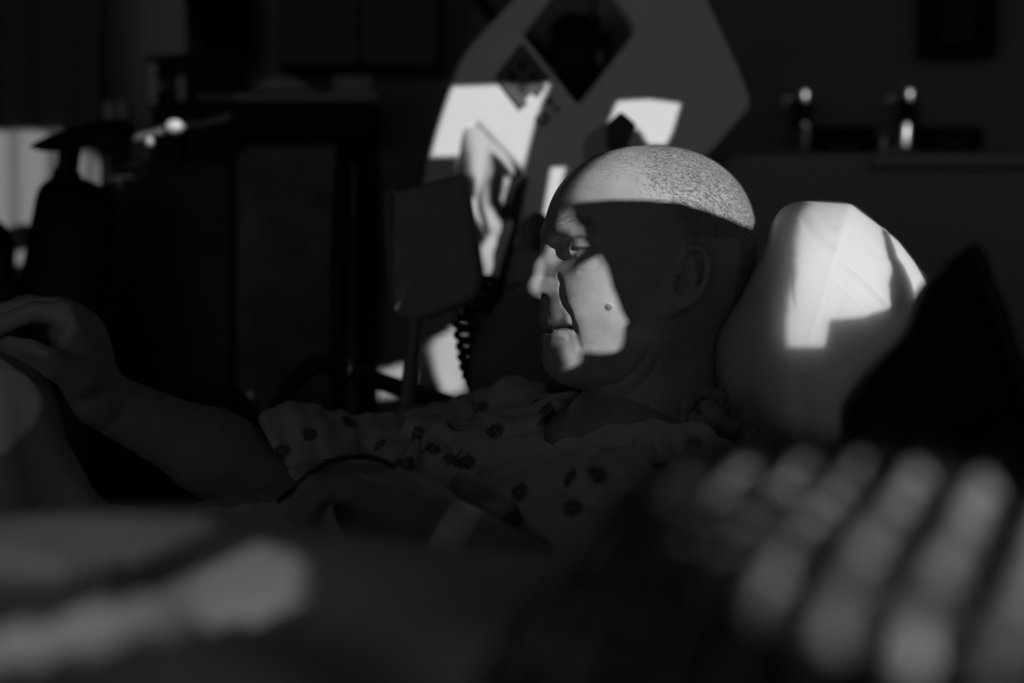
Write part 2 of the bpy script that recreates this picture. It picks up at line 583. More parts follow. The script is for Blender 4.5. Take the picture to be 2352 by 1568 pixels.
def near_hand():
    s = Field((-0.23, -0.36, 0.78), (0.02, -0.08, 0.915), 0.0022)
    s.d[...] = s.cone(E_N, W_N, 0.042, 0.029)
    pal = P(905, 1172, 1.215)
    s.add(s.ell(pal, (0.052, 0.042, 0.030)), 0.02)
    s.add(s.cone(W_N, pal, 0.029, 0.03), 0.02)
    for i in range(4):
        d = 1.165 + 0.024 * i
        k = P(806 - 6 * i, 1122 - 9 * i, d)
        s.add(s.cone(pal + (0.01, -0.03 + 0.018 * i, 0), k, 0.022, 0.0145), 0.014)
        ln = (0.8, 0.95, 1.0, 0.95)[i]
        pts = [k, P(806 - 85 * ln, 1132 - 14 * i, d - 0.006), P(800 - 112 * ln, 1180 - 8 * i, d - 0.004), P(800 - 104 * ln, 1226 - 6 * i, d)]
        v = s.around(pts, 0.03)
        v.add(v.chain(pts, [0.0125, 0.0105, 0.0095, 0.0085], 0.003), 0.004)
    th = [P(960, 1150, 1.26), P(905, 1108, 1.275), P(850, 1090, 1.28), P(806, 1090, 1.28)]
    s.add(s.chain(th, [0.02, 0.014, 0.0115, 0.0095], 0.004), 0.008)
    V, F = s.mesh()
    V = laplace(V, F, 2, 0.4)
    N = vnormals(V, F); px = proj(V)
    for ln in ([(720, 1150), (760, 1110), (800, 1100)], [(730, 1178), (775, 1138), (820, 1124)], [(760, 1200), (800, 1165), (850, 1150)], [(770, 1105), (830, 1095), (890, 1098)]):
        V = stroke(V, N, px, ln, 5, 0.0012)
    return V, F

def trunk_fields(s, grow):
    g = grow
    s.d[...] = s.chain([P(1330, 1160, 1.46), P(1050, 1260, 1.45), P(560, 1390, 1.43)], [0.105 + g, 0.115 + g, 0.125 + g], 0.05)
    s.add(s.chain([S_F, P(1290, 1085, 1.52), P(1440, 1100, 1.42), S_N], [0.052 + g, 0.062 + g, 0.066 + g, 0.053 + g], 0.05), 0.05)

def build_torso():
    s = Field((-0.42, -0.36, 0.62), (0.28, 0.30, 1.0), 0.006)
    trunk_fields(s, -0.012)
    s.add(s.chain([S_N, E_N, W_N], [0.046, 0.041, 0.029], 0.02), 0.03)
    t = Field.__new__(Field); t.__dict__.update(s.__dict__); t.d = s.d.copy()
    far_arm(t)
    s.add(t.d, 0.02)
    s.add(s.cone(P(1490, 860, 1.46), P(1470, 1080, 1.46), 0.056, 0.066), 0.04)
    return s.mesh()

def build_forearm():
    s = Field((-0.50, -0.07, 0.80), (-0.17, 0.18, 1.02), 0.0035)
    far_arm(s)
    V, F = s.mesh()
    return laplace(V, F, 1, 0.4), F

# body: one skin mesh
hW, hF, hq, hcol = build_head()
parts = [(hW, hF), build_torso(), build_forearm(), far_hand(), near_hand()]
bV, bF = concat(parts)
bcol = np.concatenate([hcol] + [np.full(len(p[0]), 0.34) for p in parts[1:]])
person = empty('person', P(1300, 1300, 1.45))
tag(person, 'shaven-headed person in patterned gown lying back in bed, head in profile', 'person')
M_skin = mat('skin', 0.4, 0.5, 0.35, noise=(60, 0.10), bump=(1300, 0.22, 3, 0.0010), attr='skin')
body = np_mesh('body', bV, bF, M_skin, person, {'skin': bcol})

# eyes
def sphere_data(c, r, nu=20, nv=12):
    V, F = [], []
    for j in range(nv + 1):
        t = math.pi * j / nv
        for i in range(nu):
            a = 2 * math.pi * i / nu
            V.append((c[0] + r[0] * math.sin(t) * math.cos(a), c[1] + r[1] * math.sin(t) * math.sin(a), c[2] + r[2] * math.cos(t)))
    for j in range(nv):
        for i in range(nu):
            a, b = j * nu + i, j * nu + (i + 1) % nu
            F.append((a, a + nu, b + nu, b))
    return V, F
for e in (1, -1):
    c = h2w(np.array([[81.5, e * 33.5, 17.5]]))[0]
    V, F = sphere_data(c, (0.0125,) * 3)
    eye = obj('eye', V, F, mat('eyeball', 0.30, 0.15, 0.5), person)
    c2 = h2w(np.array([[89.3, e * 36.5, 14.6]]))[0]
    V, F = sphere_data(c2, (0.0045,) * 3, 14, 8)
    obj('iris', V, F, mat('iris', 0.02, 0.1, 0.5), eye)

# cropped hair: one strand mesh
def strands(q, W, N, w, n, length, width, lift, jit, flow):
    p = w / w.sum()
    ids = RNG.choice(len(W), n, p=p)
    base = W[ids] + RNG.normal(0, 0.0006, (n, 3))
    nn = N[ids]
    fl = flow(q[ids]) + RNG.normal(0, jit, (n, 3))
    fl -= nn * (fl * nn).sum(1)[:, None]
    fl /= np.linalg.norm(fl, axis=1)[:, None] + 1e-9
    L = length * RNG.uniform(0.6, 1.15, n)[:, None]
    dirn = fl + nn * lift * RNG.uniform(0.6, 1.4, n)[:, None]
    dirn /= np.linalg.norm(dirn, axis=1)[:, None]
    side = np.cross(dirn, nn); side /= np.linalg.norm(side, axis=1)[:, None] + 1e-9
    base = base - nn * 0.0006
    mid = base + dirn * L * 0.55 
    tip = base + dirn * L - nn * L * 0.18
    a, b = base - side * width, base + side * width
    c, d = mid - side * width * 0.8, mid + side * width * 0.8
    V = np.stack([a, b, c, d, tip], 1).reshape(-1, 3)
    k = np.arange(n)[:, None] * 5
    F = np.concatenate([k + np.array([[0, 1, 3]]), k + np.array([[0, 3, 2]]), k + np.array([[2, 3, 4]])])
    return V, F
hN = vnormals(hW, hF)
hd = hair_density(hq)
def flow_head(q):
    f, l, z = q[:, 0], q[:, 1], q[:, 2]
    d = np.stack([-0.7 + 0.5 * np.sin(z * 0.09 + f * 0.05), 0.35 * np.sign(l) * np.sin(f * 0.07), -0.55 - 0.4 * np.cos(f * 0.06 + z * 0.03)], 1)
    d[:, 0] -= 0.2
    return d[:, :1] * HF + d[:, 1:2] * HL + d[:, 2:3] * np.array([0, 0, 1.0])
M_hair = mat('hair', 0.18, 0.45, 0.35, noise=(400, 0.35))
wgt = hd * (hq[:, 1] > -70) * (hN @ np.array([0.1, -0.9, 0.35]) > -0.5)
Vh, Fh = strands(hq, hW, hN, wgt, 38000, 0.0058, 0.000095, 0.42, 0.24, flow_head)
tag(np_mesh('hair', Vh, Fh, M_hair, person), 'short grey cropped hair', kind='stuff')
# eyebrow
pxh = proj(hW)
db, fb, _ = polydist(pxh, [(1262, 535), (1290, 508), (1325, 503), (1365, 525)])
wb = np.exp(-(db / 8) ** 2) * (hq[:, 1] > 0) * (hN[:, 1] < 0.3)
dm = np.abs(hq[:, 1] + 28) / 12 + np.abs(hq[:, 2] - 40) / 3 + (hq[:, 0] < 60) * 9
wb = wb + np.exp(-dm ** 2)
def flow_brow(q):
    return (-0.55 + 0.0 * q[:, :1]) * HF + 0.5 * HL * np.sign(q[:, 1:2]) + 0.35 * np.array([0, 0, 1.0])
Vb, Fb = strands(hq, hW, hN, wb, 280, 0.008, 0.00012, 0.5, 0.3, flow_brow)
tag(np_mesh('eyebrows', Vb, Fb, mat('brow_hair', 0.14, 0.5, 0.3), person), kind='stuff')
# stubble round the mouth and chin
ds, _, _ = polydist(pxh, [(1248, 715), (1262, 725), (1250, 790), (1275, 820)])
wsb = np.exp(-(ds / 20) ** 2) * (hq[:, 1] > -20) * (hq[:, 0] > 60)
Vb, Fb = strands(hq, hW, hN, wsb, 1400, 0.0022, 0.00008, 0.9, 0.5, lambda q: np.zeros((len(q), 3)) + np.array([0, 0, -1.0]))
tag(np_mesh('stubble', Vb, Fb, mat('stubble', 0.45, 0.5, 0.3), person), kind='stuff')

# ------------------------------------------------------------------ hospital gown
def build_gown():
    s = Field((-0.32, -0.37, 0.74), (0.29, 0.30, 1.02), 0.0026)
    trunk_fields(s, 0.0)
    # far sleeve, wide and hanging open at the elbow
    a, b = S_F + (0, 0, 0.0), P(700, 1052, 1.55)
    v = s.view((-0.31, -0.06, 0.78), (0.06, 0.26, 1.01))
    sl = v.chain([a, P(900, 1062, 1.58), b, P(655, 1045, 1.545)], [0.056, 0.050, 0.051, 0.053], 0.02)
    sl = smin(sl, v.cone(P(697, 985, 1.53), P(720, 1060, 1.52), 0.016, 0.03), 0.02)
    v.add(sl, 0.03)
    # near sleeve down to the elbow
    w = s.around([S_N, E_N], 0.10)
    w.add(w.chain([S_N, S_N * .5 + E_N * .5 + (-.01, 0, 0), E_N], [0.058, 0.066, 0.064], 0.02), 0.03)
    w = s.view((-0.1, -0.34, 0.74), (0.2, -0.02, 0.95))
    w.add(w.chain([P(1120, 1180, 1.30), P(1240, 1190, 1.27), P(1380, 1200, 1.22)], [0.04, 0.05, 0.055], 0.03), 0.05)
    # slack folds
    for pts, r in (([P(955, 985, 1.44), P(940, 1040, 1.40), P(922, 1095, 1.37)], [.012, .016, .02]), ([P(970, 975, 1.44), P(1015, 1010, 1.42), P(1060, 1075, 1.39), P(1110, 1110, 1.36)], [.012, .014, .015, .015]),
                   ([P(1240, 1062, 1.36), P(1360, 1030, 1.33), P(1490, 1000, 1.30)], [.012, .014, .014]), ([P(1060, 1120, 1.31), P(1160, 1190, 1.28), P(1240, 1270, 1.25)], [.012, .014, .014]),
                   ([P(1130, 960, 1.58), P(1180, 905, 1.58), P(1230, 900, 1.58)], [.02, .018, .014]), ([P(1020, 1020, 1.5), P(1160, 1000, 1.48), P(1300, 960, 1.46)], [.02, .02, .014])):
        w = s.around(pts, 0.05)
        w.add(w.chain(pts, r, 0.006), 0.016)
    # openings: sleeve mouth and neck
    ax = (P(620, 1060, 1.54) - P(720, 1030, 1.55)); ax /= np.linalg.norm(ax)
    v = s.view((-0.32, -0.08, 0.74), (-0.15, 0.26, 1.02))
    c0 = P(652, 1062, 1.54)
    pl = (v.X - c0[0]) * ax[0] + (v.Y - c0[1]) * ax[1] + (v.Z - c0[2]) * (ax[2] - 0.25)
    v.sub(-pl.astype(np.float32), 0.006)
    v.sub(v.cone(P(560, 1075, 1.54), P(690, 1050, 1.55), 0.047, 0.043), 0.004)
    v = s.view((-0.02, -0.20, 0.84), (0.26, 0.16, 1.02))
    v.sub(v.chain([P(1505, 900, 1.45), P(1440, 1000, 1.42), P(1330, 1000, 1.40)], [0.078, 0.070, 0.038], 0.02), 0.01)
    V, F = s.mesh()
    V = laplace(V, F, 2, 0.4)
    N = vnormals(V, F)
    # cloth waves
    x, y, z = V.T
    wv = 0.0016 * np.sin(55 * x + 40 * z + 6 * np.sin(30 * y)) + 0.0010 * np.sin(140 * z - 60 * x + 3 * np.sin(50 * x)) + 0.0008 * np.sin(210 * x + 90 * y)
    V = V + N * (1.5 * wv)[:, None]
    px = proj(V)
    for ln, w, d in (([(945, 975), (925, 1030), (905, 1090)], 14, .005), ([(962, 985), (965, 1050), (962, 1095)], 9, .006), ([(870, 985), (830, 1010), (860, 1040)], 10, .003),
                     ([(1010, 985), (1045, 1040), (1120, 1095)], 12, .005), ([(1090, 905), (1085, 950), (1070, 980)], 8, .004), ([(1100, 1000), (1200, 985), (1320, 945)], 9, .004),
                     ([(1230, 1050), (1330, 1045), (1440, 1015), (1510, 1000)], 8, .003), ([(1500, 1000), (1504, 1040), (1500, 1075)], 5, .003), ([(1060, 1110), (1140, 1150), (1200, 1220)], 14, .006),
                     ([(1270, 1110), (1340, 1150), (1400, 1170)], 12, .003), ([(1540, 1030), (1620, 1040), (1700, 1075)], 9, .003), ([(1330, 1120), (1430, 1090), (1530, 1095)], 10, .002)):
        N2 = vnormals(V, F)
        V = stroke(V, N2, px, ln, w, d * 1.5)
    return V, F
gV, gF = build_gown()
gN = vnormals(gV, gF); gpx = proj(gV)
gcol = np.full(len(gV), 0.55)
PRINT = [(712, 992), (803, 965), (868, 1018), (962, 992), (925, 1060), (995, 1027), (1041, 1050), (1068, 1066), (1136, 986), (1042, 975), (1378, 1085), (1310, 1163), (1190, 1128),
         (1173, 1190), (1246, 1258), (1163, 1262), (1521, 1070), (1305, 1092), (766, 1052), (648, 1032), (684, 1105), (1232, 915), (1262, 958), (1650, 1085), (1450, 1150), (1590, 1030), (1420, 1215), (1100, 930)]
for cx, cy in PRINT:
    near = (np.hypot(gpx[:, 0] - cx, gpx[:, 1] - cy) < 6) & (gN[:, 1] < 0.1)
    if not near.any(): continue
    ids = np.nonzero(near)[0]
    i0 = ids[np.argmin(gV[ids, 1])]
    n0 = gN[i0]
    t1 = np.cross(n0, [0, 1.0, 0.2]); t1 /= np.linalg.norm(t1); t2 = np.cross(n0, t1)
    r = gV - gV[i0]
    m = np.nonzero((r * r).sum(1) < 0.016 ** 2)[0]
    a, b = r[m] @ t1, r[m] @ t2
    rad = np.hypot(a, b) * 1000; th = np.arctan2(b, a)
    edge = 8.6 + 1.2 * np.cos(th * 9)
    ink = sstep(edge + 0.8, edge - 0.8, rad) * (1 - 0.7 * (rad < 1.4)) * (0.85 + 0.15 * np.cos(rad * 2.2))
    gcol[m] = gcol[m] * (1 - 0.85 * np.clip(ink, 0, 1))
M_gown = mat('gown_cloth', 0.42, 0.9, 0.1, bump=(500, 0.35, 2, 0.001), attr='print')
tag(np_mesh('gown', gV, gF, M_gown, person, {'print': gcol}), 'pale hospital gown printed with dark medallions')
# tie knot at the back of the neck
kn = []
for pts, r in (([P(1575, 985, 1.36), P(1580, 930, 1.36), P(1625, 900, 1.37), P(1655, 910, 1.38)], .006), ([P(1655, 912, 1.37), P(1632, 935, 1.35), P(1620, 970, 1.34), P(1600, 1000, 1.33)], .008),
               ([P(1640, 925, 1.36), P(1670, 950, 1.36), P(1690, 985, 1.35), P(1730, 1010, 1.34)], .010), ([P(1600, 980, 1.35), P(1640, 965, 1.34), P(1680, 990, 1.34)], .012)):
    pa = catmull(pts, 8)
    V, F = tube_data(pa, r * (1 + 0.3 * np.sin(np.arange(len(pa)) * 0.9)), 10, False)
    kn.append((np.array(V), np.array(F)))
kV, kF = concat(kn)
np_mesh('gown_tie', kV, kF, mat('gown_tie_cloth', 0.30, 0.9, 0.1, bump=(300, 0.5, 2, 0.002)), person)

# wristband
ax = W_N - P(905, 1172, 1.215); ax /= np.linalg.norm(ax)
u = np.cross(ax, [0, 0, 1.0]); u /= np.linalg.norm(u); w = np.cross(u, ax)
V, F = [], []
cb = W_N + ax * -0.012
for k in range(48):
    a = 2 * math.pi * k / 48
    for j, (off, rr) in enumerate(((-.014, .0335), (.014, .0345), (.014, .0355), (-.014, .0345))):
        V.append(cb + ax * off + rr * (u * math.cos(a) + w * math.sin(a)))
for k in range(48):
    for j in range(4):
        a, b = k * 4 + j, k * 4 + (j + 1) % 4
        c, d = ((k + 1) % 48) * 4 + j, ((k + 1) % 48) * 4 + (j + 1) % 4
        F.append((a, b, d, c))
band = fix_normals(obj('wristband', V, F, mat('band_plastic', 0.88, 0.4, 0.4)))
tag(band, 'pale plastic hospital wristband on the wrist of the near hand', 'wristband')

# dark cable over the near hand
cp = catmull([P(640, 1150, 1.24), P(682, 1116, 1.21), P(720, 1082, 1.195), P(770, 1056, 1.195), P(835, 1048, 1.20), P(880, 1058, 1.22), P(905, 1072, 1.26)], 10)
cab = tube('monitor_cable', cp, 0.0026, mat('black_rubber', 0.02, 0.4, 0.4))
tag(cab, 'thin black cable arching over the hand on the gown', 'cable')

# =================================================================== bedding
def pillow_obj(name, outline, d_edge, bulge, m, parent=None, back=0.06, strokes=(), ridge=None, center=None, nr=44, n=6, wob=0.0, edge_fn=None, attr=None, power=2.2):
    """a stuffed body: outline in photo px on a plane d_edge away, front bulging towards the camera"""
    ol = catmull(outline, n, closed=True)
    c = np.array(center) if center is not None else ol.mean(0)
    na = len(ol)
    V = []
    for side in (-1, 1):
        for j in range(nr + 1):
            r = j / nr
            q = c + (ol - c) * (1 - (1 - r) ** 1.0)
            h = (1 - r ** power) ** 0.5
            de = edge_fn(q) if edge_fn is not None else np.full(na, d_edge)
            if side < 0:
                b = bulge(q) if callable(bulge) else bulge
                d = de - h * b
            else:
                d = de + h * back
            dq = np.minimum(d, de)
            w = np.stack([(q[:, 0] - 1176) / FPX * dq, CAM[1] + d, CAM[2] + (784 - q[:, 1]) / FPX * dq], 1)
            V.append(w)
    V = np.concatenate(V)
    F = []
    k = np.arange(na); k2 = (k + 1) % na
    for side in range(2):
        o = side * (nr + 1) * na
        for j in range(nr):
            a, b = o + j * na + k, o + j * na + k2
            q = np.stack([a, b, b + na, a + na], 1)
            F.append(q[:, ::-1] if side else q)
    F = np.concatenate(F)
    # orientation: the front has to face the camera
    N = vnormals(V, F)
    if N[: nr * na, 1].mean() > 0: F = F[:, ::-1]
    px = proj(V)
    if wob:
        N = vnormals(V, F)
        V = V + N * (wob * (np.sin(px[:, 0] * .021 + 2 * np.sin(px[:, 1] * .013)) + 0.6 * np.sin(px[:, 1] * .035 + px[:, 0] * .017)))[:, None]
    for st in strokes:
        N = vnormals(V, F)
        V = stroke(V, N, px, st[0], st[1], st[2] * 0.5, shape=st[3] if len(st) > 3 else 'v')
    return np_mesh(name, V, F, m, parent)

M_white = mat('white_cotton', 0.78, 0.85, 0.15, bump=(700, 0.12, 2, 0.001))
M_sheet = mat('bed_sheet', 0.72, 0.9, 0.1, bump=(400, 0.15, 2, 0.001))

# white pillow behind the head
def pb(q):
    x, y = q[:, 0], q[:, 1]
    return 0.03 + 0.125 * np.exp(-np.where(x < 1800, (x - 1800) / 95.0, (x - 1800) / 420.0) ** 2) * (0.75 + 0.25 * sstep(1080, 500, y))
pil = [(1626, 830), (1634, 760), (1672, 698), (1718, 628), (1762, 562), (1780, 502), (1806, 472), (1860, 458), (1955, 464), (2012, 505), (2066, 550), (2108, 604), (2140, 660),
       (2130, 800), (2080, 980), (1990, 1090), (1880, 1110), (1790, 1080), (1720, 1020), (1660, 930)]
pillow = pillow_obj('pillow', pil, 1.46, pb, mat('pillowcase', 0.72, 0.85, 0.15, bump=(700, 0.12, 2, 0.001), sss=(0.75, 0.06)), center=(1850, 760), back=0.08, n=8, nr=80, power=3.0, strokes=[
    ([(1955, 466), (1940, 520), (1925, 570), (1905, 640), (1880, 720), (1855, 790)], 9, -0.004), ([(1835, 485), (1858, 520), (1885, 545), (1926, 570)], 9, 0.005),
    ([(1922, 590), (1962, 622), (2000, 655), (2050, 705)], 6, -0.003), ([(1925, 598), (1960, 632), (1995, 664), (2045, 716)], 6, 0.004), ([(1905, 632), (1940, 664), (1975, 700), (2010, 745)], 4, -0.0025),
    ([(1900, 800), (1925, 835), (1955, 868)], 4, -0.0025), ([(1855, 955), (1885, 925), (1905, 895)], 4, -0.0025), ([(1875, 1040), (1895, 960), (1925, 890), (1955, 850)], 12, -0.006),
    ([(1845, 1040), (1855, 960), (1850, 860)], 18, 0.008), ([(1800, 560), (1815, 640), (1822, 720)], 5, 0.002), ([(1885, 490), (1905, 515), (1925, 520)], 6, 0.003), ([(1802, 590), (1860, 600), (1910, 625)], 5, 0.002),
    ([(1960, 620), (1940, 690), (1925, 740)], 14, 0.004), ([(1990, 560), (2020, 590), (2070, 585)], 7, 0.002), ([(1730, 640), (1745, 720), (1750, 820)], 14, 0.004), ([(1690, 850), (1720, 930), (1780, 1010)], 14, 0.005)])
tag(pillow, 'white pillow propped behind the head, half in bright sun', 'pillow')

# grey cushion tucked beyond the chin
cush = pillow_obj('cushion', [(1085, 905), (1078, 825), (1108, 745), (1150, 688), (1205, 655), (1270, 640), (1350, 660), (1400, 800), (1370, 930), (1230, 960)], 1.74, 0.07,
                  mat('grey_cushion', 0.22, 0.9, 0.1, bump=(300, 0.3)), back=0.05, wob=0.0015, strokes=[([(1105, 900), (1130, 790), (1175, 715), (1225, 670)], 6, -0.002), ([(1135, 905), (1150, 840), (1160, 760), (1155, 700)], 5, 0.003)])
tag(cush, 'dark grey cushion between the chin and the far bed rail', 'cushion')

# sheet over the raised knee
def knee_sheet():
    V = []; nt, nz = 160, 70
    for j in range(nz + 1):
        t = j / nz
        py = 782 + t * 520
        right = np.interp(py, [782, 800, 850, 930, 1030, 1090, 1150, 1300], [-20, 48, 92, 118, 136, 172, 205, 300])
        cx = np.interp(py, [782, 1150, 1300], [-70, -110, -110])
        R = (right - cx) / FPX * 1.46
        for i in range(nt):
            a = 2 * math.pi * i / nt
            f = 1 + (0.07 + 0.10 * t) * t * math.sin(7 * a + 2.2 * t + 0.4) + 0.05 * t * math.sin(13 * a - 3 * t)
            c = P(cx, py, 1.46)
            V.append((c[0] + R * f * math.cos(a), c[1] + 1.05 * R * f * math.sin(a), c[2] + 0.004 * math.sin(5 * a)))
    k = np.arange(nt); k2 = (k + 1) % nt
    F = np.concatenate([np.stack([j * nt + k, j * nt + k2, (j + 1) * nt + k2, (j + 1) * nt + k], 1) for j in range(nz)])
    V = np.array(V)
    t = Field((-0.78, -0.17, 0.60), (-0.10, 0.17, 1.0), 0.006)       # the thigh under the sheet
    t.d[...] = t.chain([P(600, 1480, 1.43), P(250, 1425, 1.45), P(-80, 1370, 1.46)], [0.12, 0.105, 0.09], 0.05)
    V, F = concat([(V, F[:, ::-1]), t.mesh()])
    o = np_mesh('draped_sheet', V, F, M_sheet)
    return o
tag(knee_sheet(), 'white sheet draped over the raised knee under the far hand', 'sheet')

# bunched sheet on the near side of the bed, close to the lens
def near_sheet():
    xs = np.linspace(-0.50, 0.30, 200); ys = np.linspace(-0.98, -0.36, 170)
    X, Y = np.meshgrid(xs, ys, indexing='ij')
    D = Y - CAM[1]
    pxx = X / np.maximum(D, .3) * FPX + 1176
    crest_py = np.interp(pxx, [-300, 0, 450, 700, 1000, 1300, 1700], [1165, 1160, 1158, 1205, 1248, 1290, 1320])
    zc = 1 - (crest_py - 784) / FPX * 0.80
    t = (D - 0.80)
    z = zc - np.where(t > 0, 1.1 * t ** 2 + .25 * t, 0.9 * t * t)
    z = z + 0.012 * np.sin(22 * X + 14 * Y + 0.4) * np.exp(-(t / .25) ** 2) * (t < 0.02) * np.clip(-t * 12, 0, 1)
    v = (X * 0.55 + (Y + 0.75) * 0.83) + 0.02 * np.sin(9 * X)
    z = z - 0.022 * np.exp(-((v + 0.115) / 0.03) ** 2) + 0.014 * np.exp(-((v + 0.17) / 0.035) ** 2)
    z = z + 0.006 * np.sin(40 * (X * .5 - Y)) * np.exp(-((D - .62) / .1) ** 2)
    ed = np.minimum(np.minimum(X + 0.50, 0.30 - X), np.minimum(Y + 0.98, -0.36 - Y))
    z = 0.665 + (z - 0.665) * sstep(0, 0.05, ed)
    V = np.stack([X, Y, z], -1).reshape(-1, 3)
    nx, ny = X.shape
    i = (np.arange(nx - 1)[:, None] * ny + np.arange(ny - 1)[None]).ravel()
    F = np.stack([i, i + ny, i + ny + 1, i + 1], 1)
    o = np_mesh('bed_sheet', V, F, M_sheet)
    md = o.modifiers.new('thick', 'SOLIDIFY'); md.thickness = 0.02; md.offset = -1
    return o
tag(near_sheet(), 'white bunched bed sheet in the near foreground, blurred', 'sheet')

# chunky knitted blanket at the lower right, close to the lens
def knit_blanket():
    nu, nv = 560, 420
    U = np.linspace(0, 1, nu)[:, None]; W = np.linspace(0, 1, nv)[None]
    X = -0.06 + 0.52 * U + 0 * W
    Y = -1.10 + 0.62 * W + 0 * U
    D = Y - CAM[1]
    pxx = X / 0.62 * FPX + 1176
    crest = np.interp(pxx, [800, 1050, 1200, 1330, 1480, 1620, 1800, 2000, 2250, 2400, 2700], [1900, 1640, 1420, 1270, 1140, 1085, 1055, 1050, 1085, 1150, 1300])
    zc = 1 - (crest - 784) / FPX * 0.62
    t = D - 0.62
    z = zc - np.where(t > 0, 1.6 * t * t + .3 * t, 1.15 * t * t - 0.05 * t)
    # knit: slanting ribs of fat stitches
    a = X * 0.88 - Y * 0.475; b = X * 0.475 + Y * 0.88
    rib = np.abs(np.sin(a * math.pi / 0.0124))
    st = np.abs(np.sin(b * math.pi / 0.024 + np.floor(a / 0.0124) * 1.3))
    h = rib ** 0.7 * (0.25 + 0.75 * st ** 0.6)
    z = z + 0.011 * h + 0.006 * np.sin(31 * X + 5) * np.sin(37 * Y)
    z = np.maximum(z, 0.675)
    ed = np.minimum(np.minimum(X + 0.06, 0.46 - X), np.minimum(Y + 1.10, -0.48 - Y))
    z = 0.67 + (z - 0.67) * sstep(0, 0.03, ed)
    V = np.stack([X, Y, z], -1).reshape(-1, 3)
    i = (np.arange(nu - 1)[:, None] * nv + np.arange(nv - 1)[None]).ravel()
    F = np.stack([i, i + nv, i + nv + 1, i + 1], 1)
    row = (np.floor(a / 0.0124) % 2)
    col = np.where(row > 0, 0.34, 0.17) * (0.55 + 0.45 * h)
    cell = np.floor(a / 0.0124) * 57.3 + np.floor(b / 0.024 + np.floor(a / 0.0124) * 0.41) * 91.7
    rnd = np.sin(cell * 12.9898) * 43758.5453; rnd = rnd - np.floor(rnd)
    col = np.where(row > 0, 0.38, 0.05) * (0.35 + 1.0 * rnd)
    o = np_mesh('knitted_blanket', V, F, mat('knit_wool', 0.3, 0.95, 0.05, attr='wool', noise=(90, 0.4), bump=(250, 0.6, 3, 0.003)), None, {'wool': col.reshape(-1)})
    md = o.modifiers.new('thick', 'SOLIDIFY'); md.thickness = 0.02; md.offset = -1
    return o
tag(knit_blanket(), 'chunky striped knitted blanket heaped in the lower right foreground', 'blanket')

# dark peaked bag standing right of the pillow
bag = empty('bag', P(2200, 1870, 1.0))
tag(bag, 'black peaked fabric bag standing at the right in front of the pillow', 'bag')
bo = [(1938, 1870), (1938, 1400), (1938, 1100), (1940, 960), (1985, 880), (2060, 765), (2130, 660), (2195, 585), (2238, 556), (2266, 580), (2310, 690), (2360, 830), (2430, 1000), (2460, 1400), (2460, 1870)]
M_bag = mat('black_nylon', 0.015, 0.6, 0.25, bump=(200, 0.4))
pillow_obj('bag_body', bo, 1.0, 0.05, M_bag, bag, back=0.09, center=(2200, 980), wob=0.002, n=5)
tube('bag_seam', catmull([P(2238, 575, 0.985), P(2285, 690, 0.97), P(2335, 840, 0.965), P(2400, 1010, 0.97)], 8), 0.004, mat('bag_piping', 0.05, 0.7, 0.2), bag)

# =================================================================== the bed
bed = empty('hospital_bed', (-0.6, 0.0, 0.0))
tag(bed, 'hospital bed with raised back section and pale far side rail', 'bed')
M_rail = mat('rail_plastic', 0.74, 0.45, 0.4, noise=(8, 0.03))
M_dark = mat('dark_metal', 0.025, 0.45, 0.4)
M_matt = mat('mattress_cover', 0.12, 0.7, 0.2, bump=(300, 0.2))
box('mattress', (-1.75, -1.13, 0.52), (0.58, 0.42, 0.655), M_matt, bed, 0.03)
bm_ = box('back_mattress', (0, -0.03, -0.13), (0.52, 0.42, 0.0), M_matt, bed, 0.03)
bm_.data.transform(Matrix.Translation((0.02, 0, 0.655)) @ Matrix.Rotation(-math.radians(50), 4, 'Y'))
box('bed_frame', (-1.8, -1.10, 0.42), (0.7, 0.44, 0.50), mat('bed_steel', 0.3, 0.5, 0.4), bed, 0.01)
for x in (-1.7, 0.5):
    for y in (-1.0, 0.36):
        box('leg', (x - .03, y - .03, 0.08), (x + .03, y + .03, 0.44), mat('bed_steel', 0.3), bed, 0.008)
        V, F = tube_data([(x, y - .02, .055), (x, y + .02, .055)], 0.055, 20)
        fix_normals(obj('castor', V, F, M_dark, bed))
RD = 1.93
outer = rounded([(955, 520), (985, 350), (1010, 265), (1050, 150), (1085, 100), (1180, 0), (1275, -115), (1340, -160), (1540, -160), (1590, -80), (1622, 0), (1690, 145), (1727, 243), (1650, 332), (1520, 480), (1330, 600), (1290, 640), (1124, 668),
                 (1132, 645), (1180, 490), (1201, 398), (1092, 284), (1068, 400), (1040, 520)], [5, 40, 40, 40, 30, 40, 60, 60, 60, 60, 40, 40, 28, 30, 60, 40, 20, 10, 20, 20, 6, 14, 30, 5], 5)
hole = rounded([(1202, 84), (1326, 242), (1458, 72), (1335, -80)], [8, 8, 30, 30], 5)
rail = facing_plate('side_rail', outer, [hole], RD, 0.032, M_rail, bed, bev=0.008)
pan = rounded([(1200, 92), (1131, 176), (1255, 338), (1326, 246)], [6, 26, 30, 8], 6)
facing_plate('control_panel', pan, [], RD - 0.0124, 0.004, mat('panel_grey', 0.42, 0.4, 0.4), rail, bev=0.001)
scr = [(1199, 98), (1137, 176), (1196, 252), (1212, 240), (1206, 230), (1226, 210), (1236, 222), (1254, 200), (1246, 190), (1262, 178)]
facing_plate('panel_overlay', scr, [], RD - 0.0195, 0.002, mat('overlay_dark', 0.10, 0.35, 0.4), rail)
